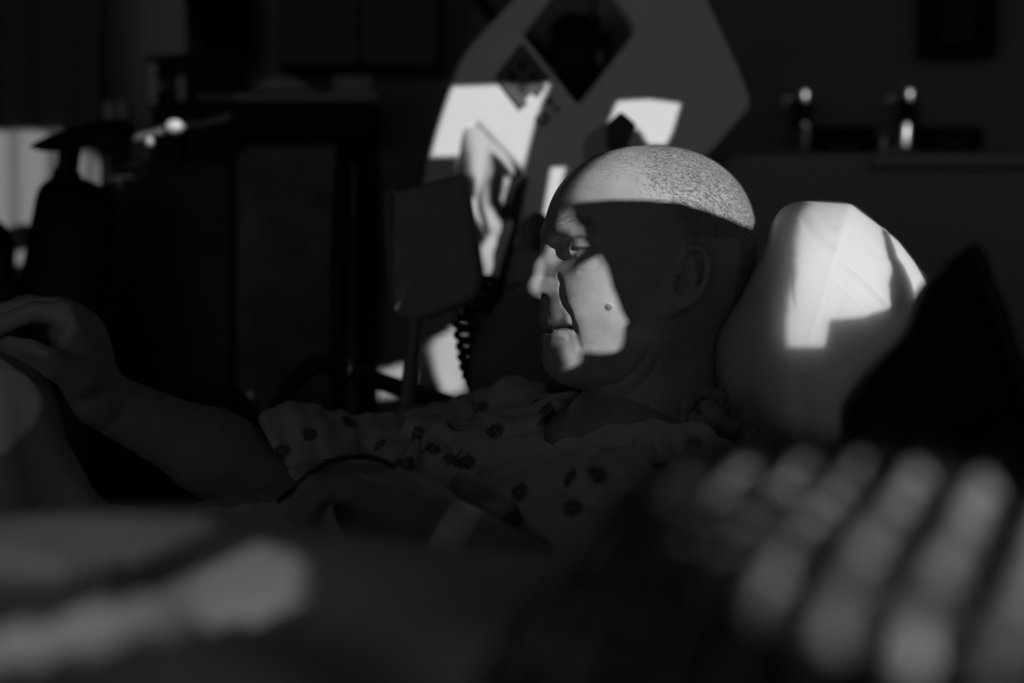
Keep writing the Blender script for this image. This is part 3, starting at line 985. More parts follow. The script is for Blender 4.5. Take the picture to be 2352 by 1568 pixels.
for (bx, by, r) in ((1248, 272, 14), (1264, 233, 7), (1279, 250, 6)):
    ring = [(bx + r * math.cos(a), by + r * math.sin(a)) for a in np.linspace(0, 2 * math.pi, 20, endpoint=False)]
    inn = [(bx + .6 * r * math.cos(a), by + .6 * r * math.sin(a)) for a in np.linspace(0, 2 * math.pi, 20, endpoint=False)]
    facing_plate('panel_button', ring, [inn] if r > 10 else [], RD - 0.020, 0.003, mat('overlay_dark', 0.10), rail)
for (bx, by) in ((1176, 172), (1200, 150), (1202, 200), (1226, 176)):
    facing_plate('panel_button', rounded([(bx, by - 15), (bx + 13, by), (bx, by + 15), (bx - 13, by)], 5, 3), [], RD - 0.0215, 0.003, mat('button_black', 0.03, 0.4), rail)
tube('notch_edge', catmull([P(1196, 405, RD - .02), P(1176, 500, RD - .02), P(1142, 640, RD - .02), P(1122, 720, RD - .02)], 6), 0.011, M_dark, rail)  # dark tube along the right edge of the notch
V, F = sphere_data(P(1236, 530, 1.902), (.018, .010, .026)); obj('rail_knob', V, F, mat('knob_grey', 0.2, 0.4, 0.4), bed)
# dark tubular foot-side rails of the bed
tube('rail_tube', catmull([P(585, 1060, 1.78), P(615, 985, 1.78), P(660, 900, 1.78), P(715, 845, 1.78), P(765, 838, 1.78), P(880, 878, 1.79), P(1020, 922, 1.80), P(1130, 960, 1.81)], 8), 0.0115, M_dark, bed)
tube('rail_tube', catmull([P(270, 935, 1.86), P(360, 908, 1.86), P(500, 900, 1.86), P(560, 930, 1.86), P(585, 985, 1.86), P(592, 1080, 1.86)], 8), 0.0125, M_dark, bed)
# dark latch in front of the rail's right lobe
latch = rounded([(1390, 290), (1425, 258), (1462, 290), (1440, 340), (1395, 345)], 10, 4)
facing_plate('rail_latch', latch, [], 1.88, 0.03, mat('latch_dark', 0.04, 0.4, 0.4), rail, bev=0.004)

# grey paddle on a stem in front of the rail
pd = empty('bedside_screen', P(930, 1000, 1.70))
tag(pd, 'grey flat padded screen on a thin stem beside the far rail', 'screen')
po = rounded([(905, 442), (1072, 398), (1112, 640), (1095, 690), (950, 745), (905, 725)], [14, 16, 30, 24, 24, 20], 5)
facing_plate('panel', po, [], 1.70, 0.03, mat('paddle_grey', 0.32, 0.6, 0.3, noise=(20, 0.15)), pd, bev=0.008, yaw=math.radians(-8), pivot=1000)
po2 = rounded([(880, 440), (905, 430), (935, 735), (915, 735), (893, 700)], 8, 3)
facing_plate('side_edge', po2, [], 1.725, 0.02, mat('paddle_edge', 0.2, 0.6, 0.3), pd, bev=0.004)
tube('stem', catmull([P(955, 735, 1.69), P(945, 820, 1.69), P(932, 960, 1.69), P(925, 1080, 1.69)], 6), np.linspace(.0065, .012, 19), mat('stem_grey', 0.25, 0.4, 0.4), pd)

# coiled cord
ax_ = catmull([P(1112, 640, 1.74), P(1100, 690, 1.74), P(1066, 735, 1.735), P(1072, 790, 1.735), P(1080, 840, 1.73), P(1095, 880, 1.73), P(1112, 905, 1.74)], 40)
nn = len(ax_); th = np.arange(nn) * 2 * math.pi / 19.0
coil = ax_ + 0.0105 * np.stack([np.cos(th), np.sin(th), 0.25 * np.sin(th)], 1)
co = tube('coiled_cord', coil, 0.0042, mat('black_rubber', 0.02), seg=8)
tag(co, 'black coiled handset cord hanging beside the grey cushion', 'cord')

# =================================================================== far side of the room
WB = 1.02                                   # the far wall (y)
M_wall = mat('wall_paint', 0.42, 0.85, 0.15, noise=(3, 0.05))
M_black = mat('black_plastic', 0.012, 0.5, 0.3)
M_chrome = mat('chrome', 0.75, 0.22, 0.5, metal=1.0)
M_satin = mat('satin_metal', 0.62, 0.38, 0.5, metal=0.6)

# recliner behind the pillow
rec = empty('recliner', P(2050, 1100, 1.95))
tag(rec, 'wide grey upholstered recliner standing behind the pillow', 'armchair')
M_rec = mat('recliner_cloth', 0.50, 0.9, 0.1, bump=(260, 0.5, 2, 0.002), noise=(200, 0.15))
a, b = P(1655, 345, 1.98), P(2560, 345, 1.98)
box('back_rest', (a[0], 0.53, 0.45), (b[0], 0.66, a[2]), M_rec, rec, 0.02)
box('seat', (a[0], 0.54, 0.30), (b[0], 0.98, 0.47), M_rec, rec, 0.03)
c = P(2005, 365, 1.95)
box('top_ledge', (c[0], 0.50, c[2] - 0.012), (b[0], 0.67, c[2] + 0.010), mat('ledge_vinyl', 0.5, 0.5, 0.3), rec, 0.008)
for x in (a[0] + .05, b[0] - .05):
    box('foot', (x - .025, .56, 0.0), (x + .025, .61, .31), M_dark, rec, 0.004)

# two pale handled hooks with dark plates on the wall above it
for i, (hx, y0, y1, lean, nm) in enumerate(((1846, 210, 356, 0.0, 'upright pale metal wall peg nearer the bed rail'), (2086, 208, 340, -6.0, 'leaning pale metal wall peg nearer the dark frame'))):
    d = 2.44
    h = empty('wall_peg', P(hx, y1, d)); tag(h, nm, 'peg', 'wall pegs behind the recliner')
    tube('knob', [P(hx + 1, y0 - 2, d), P(hx + 1, y0 + 2, d), P(hx, y0 + 12, d), P(hx - 1, y0 + 24, d)], [.005, .0074, .0078, .006], M_satin, h, 16)
    tube('peg_reflection', [P(hx - 8, y0 + 14, d + .005), P(hx - 8, y0 + 90, d + .005)], .0115, mat('reflection_dark', 0.05, 0.5, 0.3), h, 16)  # dark reflection along the metal, built as a dark tube
    tube('bar', [P(hx - 2 + lean * .5, y0 + 72, d), P(hx - 2 + lean * .6, y0 + 78, d), P(hx - 4 + lean, y1 - 8, d), P(hx - 4 + lean, y1, d)], [.005, .0076, .0076, .005], M_satin, h, 16)
    box('wall_mount', (P(hx - 16, 0, 2.47)[0], P(0, 0, d)[1], P(0, y1 - 10, 2.47)[2]), (P(hx + 10, 0, 2.47)[0], WB, P(0, y0 + 20, 2.47)[2]), mat('mount_dark', 0.04, 0.5, 0.3), h, 0.004)
for i, (x0, y0, x1, y1, lb) in enumerate(((1872, 292, 2008, 372, 'black shallow wall box right of the upright peg'), (2112, 294, 2250, 345, 'black shallow wall box right of the leaning peg'))):
    wb = empty('wall_box', P((x0 + x1) / 2, y1, 2.40)); tag(wb, lb, 'box')
    p0, p1 = P(x0, y1, 2.42), P(x1, y0, 2.42)
    me = facing_plate('frame', [(x0, y0), (x1, y0), (x1, y1), (x0, y1)], [[(x0 + 26, y0 + 22), (x1 - 26, y0 + 22), (x1 - 26, y1 - 2), (x0 + 26, y1 - 2)]], 2.455, 0.024, M_black, wb)
    facing_plate('inset', [(x0 + 26, y0 + 22), (x1 - 26, y0 + 22), (x1 - 26, y1 - 2), (x0 + 26, y1 - 2)], [], 2.462, 0.012, mat('inset_grey', 0.12, 0.6, 0.2), wb)
# dark frame, upper right
fr = empty('picture_frame', P(2195, 130, 2.44)); tag(fr, 'black frame hanging on the wall at the upper right corner', 'frame')
facing_plate('frame_border', [(2112, -190), (2282, -190), (2276, 132), (2112, 132)], [[(2145, -160), (2250, -160), (2248, 105), (2145, 105)]], 2.43, 0.05, M_black, fr, bev=.004)
facing_plate('picture', [(2145, -160), (2250, -160), (2248, 105), (2145, 105)], [], 2.45, 0.01, mat('picture_dark', 0.08, 0.5, 0.3, noise=(9, 0.5)), fr)

# black device seen through the handle hole of the rail
dv = empty('monitor_bracket', P(1330, 240, 2.2)); tag(dv, 'black bedside device with bright metal rods seen through the rail opening', 'device')
facing_plate('device_body', rounded([(1262, 60), (1300, 36), (1372, 44), (1402, 80), (1392, 190), (1340, 245), (1280, 200)], 14, 4), [], 2.39, 0.08, M_black, dv, bev=.01)
facing_plate('device_screen', rounded([(1292, 106), (1344, 106), (1344, 150), (1292, 150)], 6, 3), [], 2.345, 0.004, mat('dim_screen', 0.06, 0.3, 0.4), dv)
tube('rod', [P(1386, -60, 2.33), P(1386, 72, 2.33)], 0.0052, M_satin, dv)
tube('rod', [P(1362, -60, 2.34), P(1362, 50, 2.34)], 0.005, mat('rod_dull', 0.2, 0.4, 0.4), dv)
tube('rod', [P(1379, 112, 2.33), P(1379, 116, 2.33), P(1379, 146, 2.33), P(1379, 150, 2.33)], [.003, .005, .005, .003], M_satin, dv)
tube('device_arm', [P(1130, -40, 2.4), P(1095, -10, 2.4), P(1140, 48, 2.4), P(1290, 150, 2.4)], 0.011, M_black, dv)
box('wall_plate', (P(1290, 0, 2.4)[0], P(0, 0, 2.4)[1], 1.42), (P(1370, 0, 2.4)[0], WB, 1.52), M_black, dv)

# ------------------------------------------------------------------ left of the picture
# privacy curtain
def curtain():
    nx, nz = 260, 10
    xs = np.linspace(P(-330, 0, 2.38)[0], P(246, 0, 2.38)[0], nx)
    y = 0.905 + 0.007 * np.sin(xs * 95) + 0.008 * np.sin(xs * 31 + 1)
    zs = np.linspace(0.05, 2.3, nz)
    V = np.array([(x, yy, z) for x, yy in zip(xs, y) for z in zs])
    i = (np.arange(nx - 1)[:, None] * nz + np.arange(nz - 1)[None]).ravel()
    F = np.stack([i, i + nz, i + nz + 1, i + 1], 1)
    o = np_mesh('curtain', V, F, mat('curtain_cloth', 0.20, 0.9, 0.1, bump=(150, 0.2)))
    md = o.modifiers.new('thick', 'SOLIDIFY'); md.thickness = 0.004
    return o
tag(curtain(), 'grey pleated curtain hanging at the far left', 'curtain')
# dark armchair silhouette in front of it
ac = empty('armchair', P(150, 1000, 2.0)); tag(ac, 'black armchair with padded armrest in front of the sunlit curtain', 'armchair')
M_ac = mat('black_vinyl', 0.012, 0.5, 0.3)
pillow_obj('arm_pad', [(72, 332), (140, 300), (230, 276), (300, 284), (312, 310), (260, 332), (180, 340), (120, 348), (84, 344)], 1.97, 0.03, M_ac, ac, back=0.02)
tube('arm_post', catmull([P(160, 335, 1.98), P(158, 370, 1.98), P(150, 420, 1.99)], 6), [.016] * 4 + [.015] * 5 + [.02] * 4, M_ac, ac)
pillow_obj('chair_back', [(62, 560), (74, 490), (90, 430), (132, 402), (182, 406), (226, 424), (258, 452), (268, 700), (262, 900), (60, 900), (40, 700)], 2.0, 0.04, M_ac, ac, back=0.05)
pillow_obj('chair_wing', [(-80, 470), (-40, 478), (0, 508), (24, 540), (26, 620), (60, 690), (60, 900), (-60, 900)], 1.99, 0.04, M_ac, ac, back=0.04)
box('chair_base', (P(-60, 0, 2.0)[0], P(0, 0, 1.92)[1], 0.02), (P(255, 0, 2.0)[0], P(0, 0, 2.06)[1], P(0, 890, 2.0)[2]), M_ac, ac, 0.02)
# pale door leaf
dr = facing_plate('door_1', [(246, -500), (432, -500), (432, 1300), (246, 1300)], [], 2.455, 0.03, mat('door_paint', 0.85, 0.6, 0.3))
tag(dr, kind='structure')
# chrome posts beside the curtain
for (x, y0, y1, r, lb) in ((252, 232, 345, .0085, 'slim dull metal post right against the curtain edge'), (283, 230, 350, .009, 'slim dull metal post left of the slanting metal rod')):
    po_ = empty('metal_post', P(x, 900, 2.325)); tag(po_, lb, 'post')
    tube('post_glint', [P(x, y0, 2.325), P(x, y0 + 5, 2.325), P(x, y0 + 38, 2.325), P(x, y0 + 44, 2.325)], [r * .6, r, r, r * .7], mat('post_glint', 0.85, 0.4, 0.5), po_, 14)  # glint on the post, painted as a pale top length
    tube('post_body', [P(x, y0 + 44, 2.325), P(x, 1000, 2.325)], r * .9, mat('post_body', 0.06, 0.5, 0.4), po_, 12)
    tube('post_base', [P(x, 1000, 2.325), np.array([P(x, 0, 2.325)[0], P(x, 0, 2.325)[1], 0.0])], r * .9, M_dark, po_, 12)
# slanting rod with knob
rd = empty('crank_rod', P(420, 300, 2.0)); tag(rd, 'slanting pale metal rod with a round knob and a bead at its end', 'rod')
tube('rod_shaft', catmull([P(302, 318, 2.02), P(340, 306, 2.02), P(400, 296, 2.02), P(470, 284, 2.03), P(532, 268, 2.03)], 6), 0.0068, mat('rod_metal', 0.35, 0.35, 0.5, metal=.5), rd)
V, F = sphere_data(P(400, 291, 2.01), (.013, .011, .011)); obj('rod_knob', V, F, mat('knob_white', 0.7, 0.3, 0.5), rd)
V, F = sphere_data(P(343, 326, 2.01), (.006, .006, .008)); obj('rod_ball', V, F, mat('knob_white', 0.7), rd)
V, F = sphere_data(P(525, 262, 2.01), (.0035,) * 3); obj('rod_bead', V, F, M_chrome, rd)
tube('rod_bracket', [P(420, 300, 2.03), P(420, 360, 2.12)], 0.006, M_black, rd)

# dark wardrobe
wd = empty('cabinet', P(390, 1000, 2.2)); tag(wd, 'dark low cabinet behind the slanting rod', 'cabinet')
M_wd = mat('dark_wood', 0.07, 0.5, 0.25, noise=(12, 0.2))
box('cabinet_body', (P(246, 0, 2.17)[0] + .014, P(0, 0, 2.17)[1], 0.0), (P(538, 0, 2.17)[0], WB - .06, P(0, 368, 2.17)[2]), M_wd, wd, 0.006)
box('cabinet_door', (P(252, 0, 2.16)[0], P(0, 0, 2.155)[1], 0.1), (P(530, 0, 2.16)[0], P(0, 0, 2.168)[1], P(0, 380, 2.16)[2]), mat('dark_wood_door', 0.09, 0.5, 0.25, noise=(12, 0.2)), wd, 0.003)
# black radio on it
ra = empty('wall_monitor', P(450, 255, 2.26)); tag(ra, 'small black box with pale edge, knobs and a painted glint behind the slanting rod', 'device')
facing_plate('case', rounded([(352, 142), (556, 128), (560, 256), (352, 256)], 6, 3), [], 2.30, 0.10, M_black, ra, bev=.004)
facing_plate('pale_edge', rounded([(342, 148), (362, 146), (362, 242), (342, 240)], 5, 3), [], 2.24, 0.02, mat('pale_edge', 0.85, 0.5, 0.3), ra)
for (x, y0, y1, g) in ((418, 172, 234, .85), (370, 182, 215, .4), (392, 168, 220, .05)):  # the palest one paints the glint on the device
    tube('knob', [P(x, y0, 2.235), P(x, y0 + 8, 2.235), P(x, y1 - 8, 2.235), P(x, y1, 2.235)], [.004, .008, .008, .004], mat('knob_%d' % int(g * 100), g, 0.35, 0.5), ra, 12)
box('stand', (P(360, 0, 2.3)[0], P(0, 0, 2.27)[1], P(0, 368, 2.17)[2]), (P(550, 0, 2.3)[0], P(0, 0, 2.36)[1], P(0, 254, 2.3)[2]), M_black, ra)

# overbed table with things on it
tb = empty('overbed_table', P(660, 1000, 2.25)); tag(tb, 'narrow overbed table with a grey top at the back', 'table')
p0, p1 = P(440, 232, 2.25), P(868, 212, 2.25)
box('table_top', (p0[0], 0.80, p0[2]), (p1[0], 1.0, p1[2]), mat('table_top', 0.5, 0.5, 0.3), tb, 0.004)
box('table_apron', (p0[0] + .02, 0.81, p0[2] - .05), (p1[0] - .01, 0.97, p0[2]), M_black, tb, 0.004)
tube('table_column', [P(840, 250, 2.3), np.array([P(840, 250, 2.3)[0], P(840, 250, 2.3)[1], 0.02])], 0.022, M_dark, tb)
box('table_foot', (P(700, 0, 2.3)[0], .82, 0.0), (P(900, 0, 2.3)[0], .88, .03), M_dark, tb, 0.005)
tw = pillow_obj('folded_towel', [(575, 214), (590, 190), (625, 174), (660, 172), (700, 184), (724, 214)], 2.33, 0.05, mat('towel', 0.75, 0.95, 0.1, bump=(200, 0.5)), back=0.05)
tag(tw, 'pale rounded folded towel on the overbed table', 'towel')
bk = box('flat_box', (P(775, 0, 2.33)[0], .82, P(0, 212, 2.25)[2]), (P(862, 0, 2.33)[0], .93, P(0, 188, 2.33)[2]), mat('flat_box', 0.5, 0.6, 0.2), None, 0.004)
tag(bk, 'low grey box at the end of the overbed table', 'box')
# dark wall cupboard above
cu_ = empty('wall_cupboard', P(780, 100, 2.44)); tag(cu_, 'black wall cupboard at the top behind the overbed table', 'cupboard')
box('cupboard_body', (P(650, 0, 2.4)[0], .90, P(0, 165, 2.4)[2]), (P(1010, 0, 2.4)[0], WB, 2.1), mat('cupboard_dark', 0.10, 0.5, 0.3), cu_, 0.004)
box('cupboard_door', (P(655, 0, 2.38)[0], .885, P(0, 160, 2.38)[2]), (P(830, 0, 2.38)[0], .898, 2.08), mat('cupboard_door', 0.14, 0.5, 0.3), cu_, 0.003)
box('cupboard_door', (P(836, 0, 2.38)[0], .885, P(0, 160, 2.38)[2]), (P(1005, 0, 2.38)[0], .898, 2.08), mat('cupboard_door', 0.07), cu_, 0.003)
cj = pillow_obj('dark_jacket', [(432, -60), (560, -60), (580, 40), (566, 120), (540, 150), (470, 150), (446, 100), (430, 20)], 2.42, 0.03, mat('dark_jacket', 0.02, 0.9, 0.1), back=0.015, wob=0.004)
tag(cj, 'dark garment hanging on the wall right of the pale door', 'jacket')

# patterned chair back
pc = empty('patterned_chair', P(660, 1000, 2.08)); tag(pc, 'tall dark patterned upholstered chair under the overbed table', 'chair')
def blotch_mat():
    m = mat('blotchy_upholstery', 0.20, 0.9, 0.1, noise=(14, 0.45))
    return m
box('chair_back', (P(534, 0, 2.08)[0], P(0, 0, 2.08)[1], 0.45), (P(800, 0, 2.08)[0], P(0, 0, 2.20)[1], P(0, 326, 2.08)[2]), blotch_mat(), pc, 0.025)
box('chair_seat', (P(534, 0, 2.08)[0], P(0, 0, 1.95)[1], 0.36), (P(800, 0, 2.08)[0], P(0, 0, 2.10)[1], 0.48), blotch_mat(), pc, 0.02)
for x in (545, 790):
    tube('leg', [np.array([P(x, 0, 2.08)[0], P(0, 0, 2.10)[1], 0.0]), np.array([P(x, 0, 2.08)[0], P(0, 0, 2.10)[1], 0.46])], .014, M_dark, pc)
ps = tube('dark_pole', [P(792, 335, 1.925), P(780, 620, 1.925), P(778, 1000, 1.925), np.array([P(778, 1000, 1.925)[0], P(0, 0, 1.925)[1], 0])], 0.0125, M_black)
tag(ps, 'black upright pole right of the patterned chair', 'pole')
# white linen beyond the rail, catching the sun
ln = pillow_obj('linen_bag', [(806, 760), (830, 700), (900, 680), (990, 690), (1062, 700), (1072, 900), (1060, 1000), (820, 1000), (800, 900)], 2.38, 0.06, mat('linen', 0.78, 0.9, 0.1, bump=(200, 0.2)), back=0.05, wob=0.002,
                strokes=[([(985, 720), (975, 800), (990, 900)], 16, 0.02), ([(860, 880), (930, 890), (1010, 930)], 10, 0.01)])
tag(ln, 'pale linen bag on the floor beyond the bed seen above the dark tube', 'bag')
lb = pillow_obj('white_garment', [(1062, 290), (1105, 286), (1150, 330), (1184, 392), (1174, 450), (1154, 540), (1134, 640), (1112, 672), (1088, 640), (1060, 560), (1050, 420)], 1.935, 0.05, mat('linen_white', 0.5, 0.9, 0.1, bump=(200, 0.2)), back=0.04, wob=0.003,
                strokes=[([(1120, 300), (1110, 400), (1090, 480), (1130, 560), (1150, 620)], 14, 0.018), ([(1080, 520), (1120, 545), (1150, 540)], 12, 0.014)])
tag(lb, 'white crumpled garment hanging in the notch of the far rail', 'garment')

# =================================================================== room shell
def struct(name, lo, hi, m):
    o = box(name, lo, hi, m); tag(o, kind='structure'); return o
M_floor = mat('floor_vinyl', 0.12, 0.4, 0.3, noise=(5, 0.1))
struct('floor', (-2.6, -6.5, -0.05), (1.5, WB + .1, 0.0), M_floor)
struct('ceiling', (-2.6, -6.5, 2.75), (1.5, WB + .1, 2.8), mat('ceiling_paint', 0.35, 0.9, 0.1))
struct('wall_back', (-2.6, WB, 0.0), (1.5, WB + .1, 2.75), M_wall)
struct('wall_left', (-2.7, -6.5, 0.0), (-2.6, WB + .1, 2.75), M_wall)

